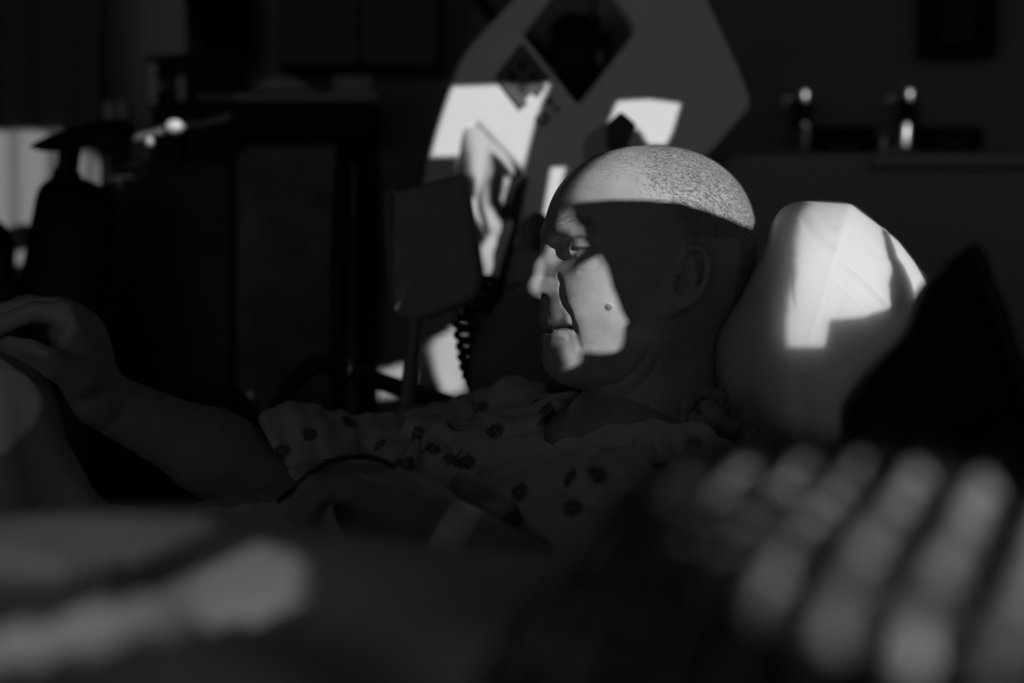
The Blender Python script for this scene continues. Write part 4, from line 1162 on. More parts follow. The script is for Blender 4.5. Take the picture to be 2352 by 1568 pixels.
# added light mask: holes shaped for the sun patches and fill (y, z)
MASK_HOLES = [
    [(-3.4725, 1.6273), (-3.4715, 1.6279), (-3.4665, 1.628), (-3.3535, 1.628), (-3.3515, 1.627), (-3.3435, 1.6267), (-3.3445, 1.6261), (-3.3525, 1.626), (-3.4655, 1.626), (-3.4675, 1.627)],
    [(-3.4695, 1.6331), (-3.4699, 1.6345), (-3.4685, 1.635), (-3.4135, 1.635), (-3.4115, 1.634), (-3.4045, 1.6339), (-3.4032, 1.6335), (-3.4045, 1.6331), (-3.4125, 1.633)],
    [(-3.4575, 1.6743), (-3.4565, 1.6749), (-3.2795, 1.6747), (-3.2805, 1.6741)],
    [(-3.4555, 1.6803), (-3.4545, 1.6809), (-3.2995, 1.6807), (-3.3005, 1.6801)],
    [(-3.4525, 1.6863), (-3.4515, 1.6869), (-3.3185, 1.6867), (-3.3195, 1.6861)],
    [(-3.4505, 1.6683), (-3.4495, 1.6689), (-3.2625, 1.6687), (-3.2635, 1.6681)],
    [(-3.4485, 1.6923), (-3.4475, 1.6929), (-3.3345, 1.6927), (-3.3355, 1.6921)],
    [(-3.4305, 1.6202), (-3.4295, 1.6209), (-3.4245, 1.621), (-3.2825, 1.621), (-3.2805, 1.62), (-3.2715, 1.6198), (-3.2725, 1.6191), (-3.2815, 1.619), (-3.4235, 1.619), (-3.4255, 1.62)],
    [(-3.4295, 1.6623), (-3.4285, 1.6629), (-3.2445, 1.6627), (-3.2455, 1.6621)],
    [(-3.4085, 1.6562), (-3.4075, 1.6569), (-3.2275, 1.6567), (-3.2285, 1.6561)],
    [(-3.3905, 1.6983), (-3.3895, 1.6989), (-3.3535, 1.6987), (-3.3545, 1.6981)],
    [(-3.3885, 1.6133), (-3.3875, 1.6139), (-3.3825, 1.614), (-3.1685, 1.614), (-3.1635, 1.6128), (-3.1675, 1.612), (-3.3815, 1.612), (-3.3835, 1.613)],
    [(-3.3875, 1.6502), (-3.3865, 1.6509), (-3.2105, 1.6507), (-3.2115, 1.6501)],
    [(-3.3485, 1.6442), (-3.3475, 1.6449), (-3.1945, 1.6447), (-3.1955, 1.6441)],
    [(-3.3355, 1.6062), (-3.3345, 1.6069), (-3.3265, 1.607), (-3.1551, 1.6065), (-3.1551, 1.6055), (-3.1565, 1.605), (-3.3255, 1.605), (-3.3275, 1.606)],
    [(-3.2975, 1.5993), (-3.2925, 1.6), (-3.1511, 1.5995), (-3.1511, 1.5985), (-3.1525, 1.598), (-3.2915, 1.598), (-3.2935, 1.599)],
    [(-3.2725, 1.6382), (-3.2715, 1.6389), (-3.1835, 1.6387), (-3.1845, 1.6381)],
    [(-3.2565, 1.5922), (-3.2555, 1.5929), (-3.2505, 1.593), (-3.1582, 1.5925), (-3.1605, 1.591), (-3.2495, 1.591), (-3.2515, 1.592)],
    [(-3.2195, 1.5853), (-3.2185, 1.5859), (-3.2135, 1.586), (-3.1662, 1.5855), (-3.1685, 1.584), (-3.2125, 1.584), (-3.2145, 1.585)],
    [(-3.1135, 1.5322), (-3.1105, 1.533), (-2.8775, 1.533), (-2.8755, 1.532), (-2.8715, 1.5319), (-2.8705, 1.531), (-2.8675, 1.5308), (-2.8715, 1.5301), (-2.8725, 1.531), (-2.8745, 1.5311), (-2.8777, 1.5305), (-2.8723, 1.5285), (-2.8755, 1.528), (-3.1075, 1.528), (-3.1088, 1.5285), (-3.1082, 1.5295), (-3.1095, 1.5309)],
    [(-3.1115, 1.538), (-3.1119, 1.5395), (-3.1105, 1.54), (-2.8995, 1.54), (-2.8915, 1.5397), (-2.8925, 1.5391), (-2.8985, 1.5388), (-2.8985, 1.5383), (-2.8955, 1.538), (-2.8915, 1.536), (-2.8885, 1.5357), (-2.8925, 1.535), (-3.1085, 1.535), (-3.1095, 1.5351)],
    [(-3.1045, 1.5423), (-3.1035, 1.5429), (-3.0955, 1.543), (-3.0949, 1.5465), (-3.0935, 1.547), (-2.8965, 1.547), (-2.8912, 1.5455), (-2.8965, 1.5448), (-2.8935, 1.544), (-2.8925, 1.543), (-2.8895, 1.5428), (-2.8935, 1.542)],
    [(-3.1035, 1.5223), (-3.0993, 1.5235), (-3.1015, 1.5242), (-3.1015, 1.5248), (-3.0985, 1.525), (-2.8595, 1.525), (-2.8505, 1.5228), (-2.8515, 1.5221), (-2.8605, 1.522), (-2.8625, 1.5229), (-2.8685, 1.5229), (-2.8697, 1.5225), (-2.8675, 1.5218), (-2.8675, 1.5212), (-2.8705, 1.521), (-3.1005, 1.521)],
    [(-3.0955, 1.5183), (-3.0925, 1.519), (-2.8585, 1.519), (-2.8545, 1.5179), (-2.851, 1.5155), (-2.8505, 1.5143), (-3.0905, 1.514), (-3.0928, 1.5145), (-3.0911, 1.5155), (-3.0915, 1.5169)],
    [(-3.0865, 1.5103), (-3.0845, 1.511), (-2.8485, 1.511), (-2.8422, 1.5085), (-2.8455, 1.507), (-3.0795, 1.507)],
    [(-3.0825, 1.551), (-3.0829, 1.5525), (-3.0815, 1.553), (-2.9165, 1.553), (-2.9145, 1.5521), (-2.9105, 1.5519), (-2.9095, 1.5511), (-2.9055, 1.5509), (-2.9045, 1.55), (-2.9015, 1.5499), (-2.9005, 1.5493), (-2.9055, 1.549), (-3.0805, 1.549), (-3.0815, 1.5491)],
    [(-3.0805, 1.5042), (-3.0795, 1.505), (-2.8475, 1.505), (-2.8462, 1.5045), (-2.8475, 1.503), (-2.8525, 1.5), (-3.0725, 1.5), (-3.0765, 1.5011)],
    [(-3.0615, 1.4963), (-3.0575, 1.497), (-2.8665, 1.497), (-2.8575, 1.4969), (-2.8563, 1.4965), (-2.8575, 1.4961), (-2.8655, 1.496), (-2.8665, 1.4951), (-2.8705, 1.4949), (-2.8745, 1.493), (-3.0495, 1.493), (-3.0545, 1.4949), (-3.0575, 1.4951), (-3.0585, 1.496)],
    [(-3.0415, 1.4903), (-3.0375, 1.491), (-2.8845, 1.491), (-2.8803, 1.4905), (-2.8835, 1.49), (-2.8845, 1.4891), (-2.9055, 1.488), (-2.9085, 1.489), (-2.9205, 1.4891), (-2.9225, 1.4901), (-2.9325, 1.4901), (-2.9375, 1.488), (-2.9535, 1.488), (-2.9555, 1.4889), (-2.9625, 1.4889), (-2.9705, 1.486), (-3.0275, 1.486), (-3.0315, 1.4871), (-3.0345, 1.4889)],
    [(-3.0415, 1.5562), (-3.0365, 1.557), (-3.0355, 1.5579), (-3.0315, 1.5581), (-3.0305, 1.5589), (-3.0265, 1.5591), (-3.0225, 1.561), (-2.9455, 1.561), (-2.9435, 1.5601), (-2.9285, 1.558), (-2.9255, 1.5579), (-2.9251, 1.5565), (-2.9265, 1.556)],
    [(-3.0175, 1.5633), (-3.0165, 1.5639), (-3.0005, 1.5639), (-2.9985, 1.5649), (-2.9895, 1.565), (-2.9865, 1.566), (-2.9665, 1.565), (-2.9635, 1.5639), (-2.9615, 1.5633), (-2.9655, 1.563)],
    [(-3.0135, 1.4823), (-3.0095, 1.483), (-2.9775, 1.483), (-2.9755, 1.4828), (-2.9765, 1.482), (-2.9775, 1.4811), (-2.9825, 1.4809), (-2.9835, 1.4801), (-2.9955, 1.48), (-2.9975, 1.4791), (-3.0015, 1.479), (-3.0065, 1.4801), (-3.0105, 1.482)],
    [(-2.7655, 2.2511), (-2.7655, 2.4229), (-2.7605, 2.4219), (-2.7565, 2.4201), (-2.7495, 2.4189), (-2.7455, 2.4171), (-2.7345, 2.4149), (-2.7335, 2.4141), (-2.7225, 2.4129), (-2.7215, 2.4121), (-2.7155, 2.4119), (-2.7145, 2.4111), (-2.7085, 2.4109), (-2.7075, 2.4101), (-2.7015, 2.4099), (-2.7005, 2.4091), (-2.6945, 2.4089), (-2.6865, 2.4061), (-2.6635, 2.4009), (-2.6495, 2.3959), (-2.6465, 2.3941), (-2.6415, 2.3929), (-2.6385, 2.3911), (-2.6335, 2.3899), (-2.6305, 2.3881), (-2.6265, 2.3879), (-2.6205, 2.3861), (-2.6155, 2.3859), (-2.6095, 2.3841), (-2.6045, 2.3839), (-2.5985, 2.3821), (-2.5935, 2.3819), (-2.5925, 2.3811), (-2.5695, 2.3759), (-2.5655, 2.3741), (-2.5585, 2.3729), (-2.547, 2.3655), (-2.5405, 2.3619), (-2.5331, 2.3565), (-2.5269, 2.3365), (-2.5231, 2.3275), (-2.5231, 2.2685), (-2.5285, 2.2681), (-2.5295, 2.2689), (-2.5345, 2.2691), (-2.5355, 2.2699), (-2.5405, 2.2701), (-2.5415, 2.2709), (-2.5645, 2.2741), (-2.5655, 2.2749), (-2.5705, 2.2749), (-2.5821, 2.2525), (-2.5839, 2.2505), (-2.5871, 2.2435), (-2.5889, 2.2415), (-2.5921, 2.2345), (-2.5985, 2.2241), (-2.6015, 2.2241), (-2.6025, 2.2259), (-2.6075, 2.2261), (-2.6085, 2.2279), (-2.6135, 2.2281), (-2.6145, 2.2299), (-2.6215, 2.2301), (-2.6225, 2.2319), (-2.6295, 2.2321), (-2.6305, 2.2339), (-2.6375, 2.2341), (-2.6385, 2.2359), (-2.6495, 2.2361), (-2.6505, 2.2379), (-2.6635, 2.2381), (-2.6645, 2.2399), (-2.6655, 2.24), (-2.6815, 2.2401), (-2.6825, 2.2419), (-2.6835, 2.242), (-2.7015, 2.2421), (-2.7025, 2.2439), (-2.7035, 2.244), (-2.7265, 2.244), (-2.7295, 2.246), (-2.7475, 2.2461), (-2.7485, 2.2469), (-2.7515, 2.2471)],
    [(-2.6625, 2.1982), (-2.6625, 2.1997), (-2.6615, 2.198), (-2.6545, 2.1979), (-2.6535, 2.1961), (-2.6445, 2.1959), (-2.6435, 2.1941), (-2.6365, 2.1939), (-2.6355, 2.1921), (-2.6245, 2.1919), (-2.6239, 2.1905), (-2.6221, 2.1895), (-2.622, 2.1885), (-2.622, 2.1645), (-2.6225, 2.1621), (-2.6245, 2.1621), (-2.6365, 2.1661), (-2.6385, 2.1679), (-2.6415, 2.1681), (-2.6425, 2.1699), (-2.6455, 2.1701), (-2.6465, 2.1719), (-2.6515, 2.1721), (-2.6525, 2.1739), (-2.6555, 2.1741), (-2.6565, 2.1759), (-2.6595, 2.1761), (-2.6609, 2.1805), (-2.661, 2.1875), (-2.6619, 2.1895)],
    [(-2.5345, 2.2012), (-2.5335, 2.202), (-2.5315, 2.2019), (-2.5305, 2.2011), (-2.5245, 2.2009), (-2.5235, 2.2001), (-2.5175, 2.1999), (-2.5165, 2.1991), (-2.5105, 2.1989), (-2.5095, 2.1981), (-2.5035, 2.1979), (-2.5025, 2.1971), (-2.4965, 2.1969), (-2.4955, 2.1961), (-2.4895, 2.1959), (-2.4885, 2.1951), (-2.4825, 2.1949), (-2.4815, 2.1941), (-2.4755, 2.1939), (-2.4735, 2.193), (-2.4695, 2.1951), (-2.4665, 2.1979), (-2.4585, 2.1981), (-2.4575, 2.1999), (-2.4515, 2.1989), (-2.4505, 2.1981), (-2.4465, 2.1979), (-2.4455, 2.1971), (-2.4385, 2.1959), (-2.4355, 2.1941), (-2.4325, 2.1939), (-2.4315, 2.1921), (-2.4245, 2.1919), (-2.4235, 2.1901), (-2.4211, 2.1895), (-2.4209, 2.1835), (-2.42, 2.1815), (-2.4205, 2.1781), (-2.4335, 2.178), (-2.4445, 2.178), (-2.4475, 2.179), (-2.4555, 2.1791), (-2.4575, 2.1801), (-2.4585, 2.1819), (-2.4615, 2.1821), (-2.4625, 2.1839), (-2.4675, 2.1841), (-2.4685, 2.1859), (-2.4775, 2.1861), (-2.4785, 2.1879), (-2.4875, 2.1881), (-2.4885, 2.1899), (-2.4965, 2.19), (-2.4979, 2.1895), (-2.4979, 2.1885), (-2.4945, 2.1879), (-2.4919, 2.1845), (-2.4901, 2.1835), (-2.4901, 2.1765), (-2.4945, 2.1761), (-2.5075, 2.1801)],
    [(-2.5115, 2.1861), (-2.5115, 2.1919), (-2.5025, 2.1919), (-2.5025, 2.1901), (-2.5075, 2.1899), (-2.5105, 2.1861)],
    [(-2.4945, 2.2681), (-2.4945, 2.3117), (-2.4635, 2.3059), (-2.4585, 2.301), (-2.4575, 2.299), (-2.4335, 2.271), (-2.432, 2.2685), (-2.4325, 2.2283), (-2.4505, 2.2371), (-2.4635, 2.2469), (-2.4775, 2.2561), (-2.4805, 2.2589)],
    [(-2.2475, 1.7001), (-2.2479, 1.7095), (-2.2461, 1.7105), (-2.2435, 1.7139), (-2.2401, 1.7145), (-2.2399, 1.7175), (-2.2381, 1.7185), (-2.2379, 1.7215), (-2.2361, 1.7225), (-2.2359, 1.7255), (-2.2325, 1.7279), (-2.2305, 1.7281), (-2.2295, 1.7299), (-2.2265, 1.7301), (-2.2255, 1.7319), (-2.2225, 1.7321), (-2.2219, 1.7355), (-2.2201, 1.7365), (-2.2201, 1.7415), (-2.2219, 1.7425), (-2.2225, 1.7439), (-2.2259, 1.7445), (-2.2261, 1.7495), (-2.2279, 1.7505), (-2.2279, 1.7515), (-2.2261, 1.7525), (-2.2259, 1.7555), (-2.2225, 1.7561), (-2.2219, 1.7575), (-2.2201, 1.7585), (-2.2199, 1.7595), (-2.2181, 1.7605), (-2.2135, 1.7659), (-2.2105, 1.7669), (-2.21, 1.7525), (-2.2109, 1.7505), (-2.2109, 1.7445), (-2.2081, 1.7385), (-2.2059, 1.7305), (-2.1991, 1.7165), (-2.2005, 1.7151), (-2.2035, 1.7141), (-2.2085, 1.7139), (-2.2155, 1.707), (-2.2161, 1.7015), (-2.2169, 1.7005), (-2.2168, 1.6955), (-2.2015, 1.7019), (-2.1835, 1.7019), (-2.1811, 1.6995), (-2.1799, 1.6965), (-2.1751, 1.6895), (-2.1639, 1.6645), (-2.1525, 1.648), (-2.1455, 1.639), (-2.1303, 1.6235), (-2.1359, 1.6225), (-2.135, 1.6195), (-2.135, 1.6065), (-2.1365, 1.6013), (-2.1375, 1.6019), (-2.1395, 1.6013), (-2.1405, 1.6019), (-2.1425, 1.6013), (-2.1445, 1.6019), (-2.1455, 1.6013), (-2.1565, 1.6049), (-2.1595, 1.6051), (-2.1635, 1.6069), (-2.1665, 1.6071), (-2.1735, 1.6109), (-2.1755, 1.6111), (-2.1875, 1.6168), (-2.1887, 1.6145), (-2.188, 1.6125), (-2.1885, 1.6053), (-2.1895, 1.6059), (-2.1915, 1.6053), (-2.1925, 1.6059), (-2.1945, 1.6053), (-2.1965, 1.6059), (-2.1975, 1.6053), (-2.2055, 1.6081), (-2.2059, 1.6095), (-2.2041, 1.6105), (-2.2041, 1.6135), (-2.2079, 1.6165), (-2.2081, 1.6235), (-2.2099, 1.6245), (-2.2099, 1.6275), (-2.2081, 1.6285), (-2.2081, 1.6295), (-2.2095, 1.6301), (-2.2141, 1.6355), (-2.2159, 1.6365), (-2.2161, 1.6375), (-2.2179, 1.6385), (-2.2181, 1.6415), (-2.2199, 1.6425), (-2.2199, 1.6475), (-2.2161, 1.6505), (-2.2161, 1.6535), (-2.2179, 1.6545), (-2.2195, 1.6569), (-2.2239, 1.6595), (-2.2241, 1.6675), (-2.2259, 1.6685), (-2.2259, 1.6695), (-2.2241, 1.6705), (-2.2239, 1.6775), (-2.2221, 1.6785), (-2.2221, 1.6835), (-2.2239, 1.6845), (-2.2245, 1.6879), (-2.2275, 1.6881), (-2.2285, 1.6899), (-2.2335, 1.6901), (-2.2345, 1.6919), (-2.2375, 1.6921), (-2.2405, 1.6959), (-2.2435, 1.6961), (-2.2441, 1.6975)],
    [(-2.2045, 1.7672), (-2.2039, 1.7695), (-2.2021, 1.7705), (-2.2019, 1.7755), (-2.2001, 1.7765), (-2.1995, 1.7779), (-2.1965, 1.7781), (-2.1915, 1.7839), (-2.1885, 1.7841), (-2.1875, 1.7859), (-2.1845, 1.7861), (-2.1835, 1.7879), (-2.1805, 1.7881), (-2.1795, 1.7899), (-2.1765, 1.7901), (-2.1755, 1.7919), (-2.1705, 1.7921), (-2.1695, 1.7939), (-2.1625, 1.7941), (-2.1615, 1.7959), (-2.1545, 1.7961), (-2.1515, 1.7999), (-2.1505, 1.7999), (-2.1495, 1.7981), (-2.1435, 1.798), (-2.1425, 1.7981), (-2.1415, 1.7999), (-2.1305, 1.8001), (-2.1295, 1.8019), (-2.1285, 1.8019), (-2.1275, 1.8001), (-2.1215, 1.8), (-2.1205, 1.8001), (-2.1195, 1.8019), (-2.1085, 1.8021), (-2.1075, 1.8039), (-2.1065, 1.8039), (-2.1055, 1.8021), (-2.1005, 1.8019), (-2.0995, 1.8001), (-2.0725, 1.7999), (-2.0715, 1.7981), (-2.0585, 1.7979), (-2.0575, 1.7961), (-2.0465, 1.7959), (-2.0455, 1.7941), (-2.0345, 1.7939), (-2.0335, 1.7921), (-2.0325, 1.792), (-2.0305, 1.7921), (-2.0295, 1.7939), (-2.0285, 1.7939), (-2.0255, 1.7901), (-2.0185, 1.7899), (-2.0175, 1.7881), (-2.0065, 1.7879), (-2.0055, 1.7861), (-1.9985, 1.7859), (-1.9975, 1.7841), (-1.9945, 1.7839), (-1.9935, 1.7821), (-1.9845, 1.7819), (-1.9835, 1.7801), (-1.9785, 1.7799), (-1.9775, 1.7781), (-1.9705, 1.7779), (-1.9695, 1.7761), (-1.9625, 1.7759), (-1.9615, 1.7741), (-1.9585, 1.7739), (-1.9575, 1.7721), (-1.9545, 1.7719), (-1.9535, 1.7701), (-1.9465, 1.7699), (-1.9455, 1.7681), (-1.9405, 1.7679), (-1.9395, 1.7661), (-1.9365, 1.7659), (-1.9355, 1.7641), (-1.9305, 1.7639), (-1.9295, 1.7621), (-1.9265, 1.7619), (-1.9255, 1.7601), (-1.9225, 1.7599), (-1.9215, 1.7581), (-1.9165, 1.7579), (-1.9155, 1.7561), (-1.9125, 1.7559), (-1.9115, 1.7541), (-1.9085, 1.7539), (-1.9075, 1.7521), (-1.9045, 1.7519), (-1.9035, 1.7501), (-1.9005, 1.7499), (-1.8975, 1.7461), (-1.8945, 1.7459), (-1.8915, 1.7421), (-1.8905, 1.7421), (-1.8895, 1.7439), (-1.8885, 1.7439), (-1.8815, 1.7361), (-1.8785, 1.7359), (-1.8775, 1.7341), (-1.8745, 1.7339), (-1.8695, 1.7281), (-1.8665, 1.7279), (-1.8635, 1.7241), (-1.8605, 1.7239), (-1.8599, 1.7225), (-1.8581, 1.7215), (-1.8579, 1.7205), (-1.8561, 1.7195), (-1.8559, 1.7185), (-1.8541, 1.7175), (-1.8495, 1.7121), (-1.8465, 1.7119), (-1.8455, 1.7101), (-1.8425, 1.7099), (-1.8419, 1.7045), (-1.8401, 1.7035), (-1.8399, 1.7025), (-1.8381, 1.7015), (-1.8379, 1.7005), (-1.8361, 1.6995), (-1.8315, 1.6941), (-1.8305, 1.6939), (-1.8299, 1.6925), (-1.8281, 1.6915), (-1.8279, 1.6845), (-1.8241, 1.6815), (-1.8239, 1.6765), (-1.8221, 1.6755), (-1.8219, 1.6725), (-1.8201, 1.6715), (-1.8205, 1.6701), (-1.8255, 1.6699), (-1.8265, 1.6681), (-1.8425, 1.668), (-1.8435, 1.6679), (-1.8445, 1.6661), (-1.8555, 1.6659), (-1.8565, 1.6641), (-1.8655, 1.6639), (-1.8665, 1.6621), (-1.8755, 1.6619), (-1.8765, 1.6601), (-1.8845, 1.6591), (-1.8895, 1.6609), (-1.8935, 1.6611), (-1.8985, 1.6629), (-1.9025, 1.6631), (-1.9075, 1.6649), (-1.9155, 1.6661), (-1.9485, 1.6771), (-1.9515, 1.6789), (-1.9765, 1.6871), (-1.9795, 1.6889), (-1.9845, 1.6901), (-2.0075, 1.6999), (-2.0285, 1.7071), (-2.0515, 1.7169), (-2.0605, 1.7199), (-2.0635, 1.7201), (-2.0675, 1.7219), (-2.0705, 1.7221), (-2.0745, 1.7239), (-2.0775, 1.7241), (-2.0845, 1.7269), (-2.0875, 1.7271), (-2.1035, 1.7329), (-2.1065, 1.7331), (-2.1165, 1.7369), (-2.1195, 1.7371), (-2.1335, 1.7419), (-2.1365, 1.7421), (-2.1675, 1.7529), (-2.1705, 1.7531), (-2.1955, 1.7621)],
    [(-1.9655, 1.5521), (-1.9659, 1.5635), (-1.9641, 1.5645), (-1.9639, 1.5755), (-1.9621, 1.5765), (-1.9619, 1.5815), (-1.9601, 1.5825), (-1.9599, 1.5855), (-1.9581, 1.5865), (-1.9579, 1.5895), (-1.9561, 1.5905), (-1.9559, 1.5935), (-1.9521, 1.5965), (-1.9519, 1.5995), (-1.9501, 1.6005), (-1.9499, 1.6055), (-1.9481, 1.6065), (-1.9479, 1.6095), (-1.944, 1.6125), (-1.9385, 1.618), (-1.9375, 1.62), (-1.9321, 1.6245), (-1.9315, 1.6259), (-1.9285, 1.6261), (-1.9255, 1.6299), (-1.9225, 1.6301), (-1.9215, 1.6319), (-1.9185, 1.6321), (-1.9175, 1.6339), (-1.9125, 1.6341), (-1.9115, 1.6359), (-1.9085, 1.6361), (-1.9075, 1.6379), (-1.9025, 1.6381), (-1.9015, 1.6399), (-1.8965, 1.6401), (-1.8955, 1.6419), (-1.8905, 1.6421), (-1.8895, 1.6439), (-1.8825, 1.6441), (-1.8815, 1.6459), (-1.8765, 1.6461), (-1.8755, 1.6479), (-1.8665, 1.6481), (-1.8655, 1.6499), (-1.8565, 1.6501), (-1.8555, 1.6519), (-1.8445, 1.6521), (-1.8435, 1.6539), (-1.8265, 1.6541), (-1.8255, 1.6559), (-1.8245, 1.656), (-1.8005, 1.6561), (-1.7975, 1.6599), (-1.7965, 1.66), (-1.7815, 1.6589), (-1.7775, 1.6569), (-1.7695, 1.6511), (-1.7615, 1.6489), (-1.7585, 1.6471), (-1.7415, 1.6421), (-1.7375, 1.6419), (-1.7325, 1.6401), (-1.7195, 1.6379), (-1.7161, 1.6345), (-1.7099, 1.6245), (-1.7075, 1.6221), (-1.7055, 1.6219), (-1.7005, 1.6191), (-1.6985, 1.6189), (-1.6935, 1.6161), (-1.6915, 1.6159), (-1.6865, 1.6131), (-1.6845, 1.6129), (-1.6735, 1.6079), (-1.663, 1.5985), (-1.6603, 1.5965), (-1.6615, 1.5961), (-1.6815, 1.5959), (-1.713, 1.5785), (-1.7149, 1.5745), (-1.7161, 1.5585), (-1.7171, 1.5555), (-1.7185, 1.5541), (-1.7285, 1.5491), (-1.7305, 1.5489), (-1.7385, 1.5449), (-1.7419, 1.5395), (-1.744, 1.5325), (-1.7439, 1.5285), (-1.7421, 1.5225), (-1.7425, 1.5191), (-1.7455, 1.52), (-1.7535, 1.5201), (-1.7555, 1.521), (-1.7745, 1.5221), (-1.7765, 1.523), (-1.7855, 1.5231), (-1.7875, 1.524), (-1.8165, 1.5251), (-1.8175, 1.5259), (-1.8285, 1.5271), (-1.8345, 1.5289), (-1.8395, 1.5291), (-1.8455, 1.5309), (-1.8505, 1.5311), (-1.8515, 1.5319), (-1.8705, 1.5351), (-1.8755, 1.5369), (-1.8795, 1.5371), (-1.8805, 1.5379), (-1.8845, 1.5381), (-1.8855, 1.5389), (-1.8895, 1.5391), (-1.8915, 1.54), (-1.8929, 1.5395), (-1.8939, 1.5375), (-1.8951, 1.5205), (-1.8959, 1.5195), (-1.8961, 1.5165), (-1.8975, 1.5161), (-1.8985, 1.5169), (-1.9095, 1.5191), (-1.9135, 1.5209), (-1.9285, 1.5241), (-1.9325, 1.5259), (-1.9395, 1.5271), (-1.9435, 1.5289), (-1.9465, 1.5291), (-1.9585, 1.5331), (-1.9599, 1.5345), (-1.9601, 1.5375), (-1.9619, 1.5385), (-1.9621, 1.5435), (-1.9639, 1.5445), (-1.9641, 1.5515)],
    [(-1.9525, 1.9592), (-1.9519, 1.9655), (-1.9501, 1.9665), (-1.9499, 1.9695), (-1.9481, 1.9705), (-1.9479, 1.9735), (-1.9461, 1.9745), (-1.9459, 1.9775), (-1.9441, 1.9785), (-1.9439, 1.9815), (-1.9421, 1.9825), (-1.9419, 1.9855), (-1.9401, 1.9865), (-1.9399, 1.9895), (-1.9381, 1.9905), (-1.9379, 1.9935), (-1.9361, 1.9945), (-1.9359, 1.9975), (-1.9321, 2.0005), (-1.9319, 2.0035), (-1.9301, 2.0045), (-1.9299, 2.0075), (-1.9261, 2.0105), (-1.9259, 2.0135), (-1.9241, 2.0145), (-1.9239, 2.0175), (-1.9201, 2.0205), (-1.9199, 2.0235), (-1.9161, 2.0265), (-1.9159, 2.0295), (-1.9121, 2.0325), (-1.9119, 2.0355), (-1.9101, 2.0365), (-1.9075, 2.0399), (-1.8985, 2.0379), (-1.8945, 2.0361), (-1.8875, 2.0349), (-1.8835, 2.0331), (-1.8765, 2.0319), (-1.8725, 2.0301), (-1.8655, 2.0289), (-1.8615, 2.0271), (-1.8505, 2.0249), (-1.8465, 2.0231), (-1.8395, 2.0219), (-1.8355, 2.0201), (-1.8285, 2.0189), (-1.8245, 2.0171), (-1.8175, 2.0159), (-1.8065, 2.0121), (-1.8035, 2.0119), (-1.7945, 2.0081), (-1.7895, 2.0069), (-1.7865, 2.0051), (-1.7565, 1.9951), (-1.7535, 1.9949), (-1.7445, 1.9921), (-1.7405, 1.9919), (-1.7275, 1.9881), (-1.7235, 1.9879), (-1.7185, 1.9861), (-1.7145, 1.9859), (-1.7135, 1.9851), (-1.7045, 1.9839), (-1.6995, 1.9821), (-1.6955, 1.9819), (-1.6955, 1.98), (-1.7119, 1.9625), (-1.7171, 1.9535), (-1.7229, 1.9455), (-1.7241, 1.9425), (-1.7299, 1.9345), (-1.7301, 1.9325), (-1.7359, 1.9215), (-1.7361, 1.9195), (-1.7419, 1.9085), (-1.7421, 1.9065), (-1.7489, 1.8935), (-1.7491, 1.8915), (-1.7555, 1.8781), (-1.7605, 1.8791), (-1.7765, 1.8859), (-1.7815, 1.8871), (-1.8285, 1.9229), (-1.8345, 1.9247), (-1.8359, 1.9235), (-1.837, 1.9175), (-1.8399, 1.9075), (-1.8401, 1.9045), (-1.8409, 1.9035), (-1.8411, 1.9005), (-1.8431, 1.8965), (-1.8539, 1.8845), (-1.8539, 1.8685), (-1.8531, 1.8675), (-1.8529, 1.8635), (-1.8521, 1.8625), (-1.8509, 1.8555), (-1.8235, 1.8331), (-1.7921, 1.8195), (-1.7991, 1.8045), (-1.8009, 1.8025), (-1.8141, 1.7765), (-1.8159, 1.7745), (-1.8251, 1.7545), (-1.8265, 1.7541), (-1.847, 1.7665), (-1.8535, 1.773), (-1.8545, 1.775), (-1.8689, 1.7915), (-1.8689, 1.8025), (-1.8675, 1.8039), (-1.8535, 1.8079), (-1.8505, 1.8081), (-1.8465, 1.8099), (-1.8435, 1.8101), (-1.8405, 1.8111), (-1.8401, 1.8125), (-1.8515, 1.829), (-1.8695, 1.847), (-1.8705, 1.849), (-1.8789, 1.8575), (-1.8821, 1.8665), (-1.8839, 1.8695), (-1.8845, 1.8727), (-1.8735, 1.8741), (-1.873, 1.8755), (-1.8801, 1.8955), (-1.8929, 1.9105), (-1.893, 1.9215), (-1.892, 1.9245), (-1.8919, 1.9345), (-1.8891, 1.9395), (-1.8891, 1.9415)],
    [(-1.8135, 1.8561), (-1.8139, 1.8595), (-1.8131, 1.8605), (-1.8099, 1.8795), (-1.8085, 1.8819), (-1.7925, 1.881), (-1.7895, 1.88), (-1.7805, 1.88), (-1.7775, 1.879), (-1.7685, 1.8789), (-1.7672, 1.8775), (-1.7685, 1.876), (-1.785, 1.8615), (-1.793, 1.8555), (-1.798, 1.8505), (-1.8015, 1.8483)],
    [(-1.7195, 1.6701), (-1.7199, 1.6715), (-1.7185, 1.672), (-1.6575, 1.672), (-1.6561, 1.6715), (-1.6561, 1.6705), (-1.6571, 1.6685), (-1.6585, 1.668), (-1.7095, 1.668)],
    [(-1.7195, 1.6751), (-1.7199, 1.6785), (-1.7185, 1.679), (-1.6895, 1.679), (-1.6875, 1.6781), (-1.6775, 1.6769), (-1.6755, 1.6759), (-1.6725, 1.6753), (-1.6775, 1.675)],
    [(-1.7145, 1.7062), (-1.7135, 1.707), (-1.6775, 1.707), (-1.6745, 1.706), (-1.6555, 1.7059), (-1.6535, 1.7038), (-1.6545, 1.703), (-1.7075, 1.703), (-1.7115, 1.7041)],
    [(-1.7125, 1.7103), (-1.7119, 1.7125), (-1.7105, 1.7139), (-1.7085, 1.7139), (-1.7075, 1.7121), (-1.7005, 1.712), (-1.6985, 1.7119), (-1.6985, 1.7101)],
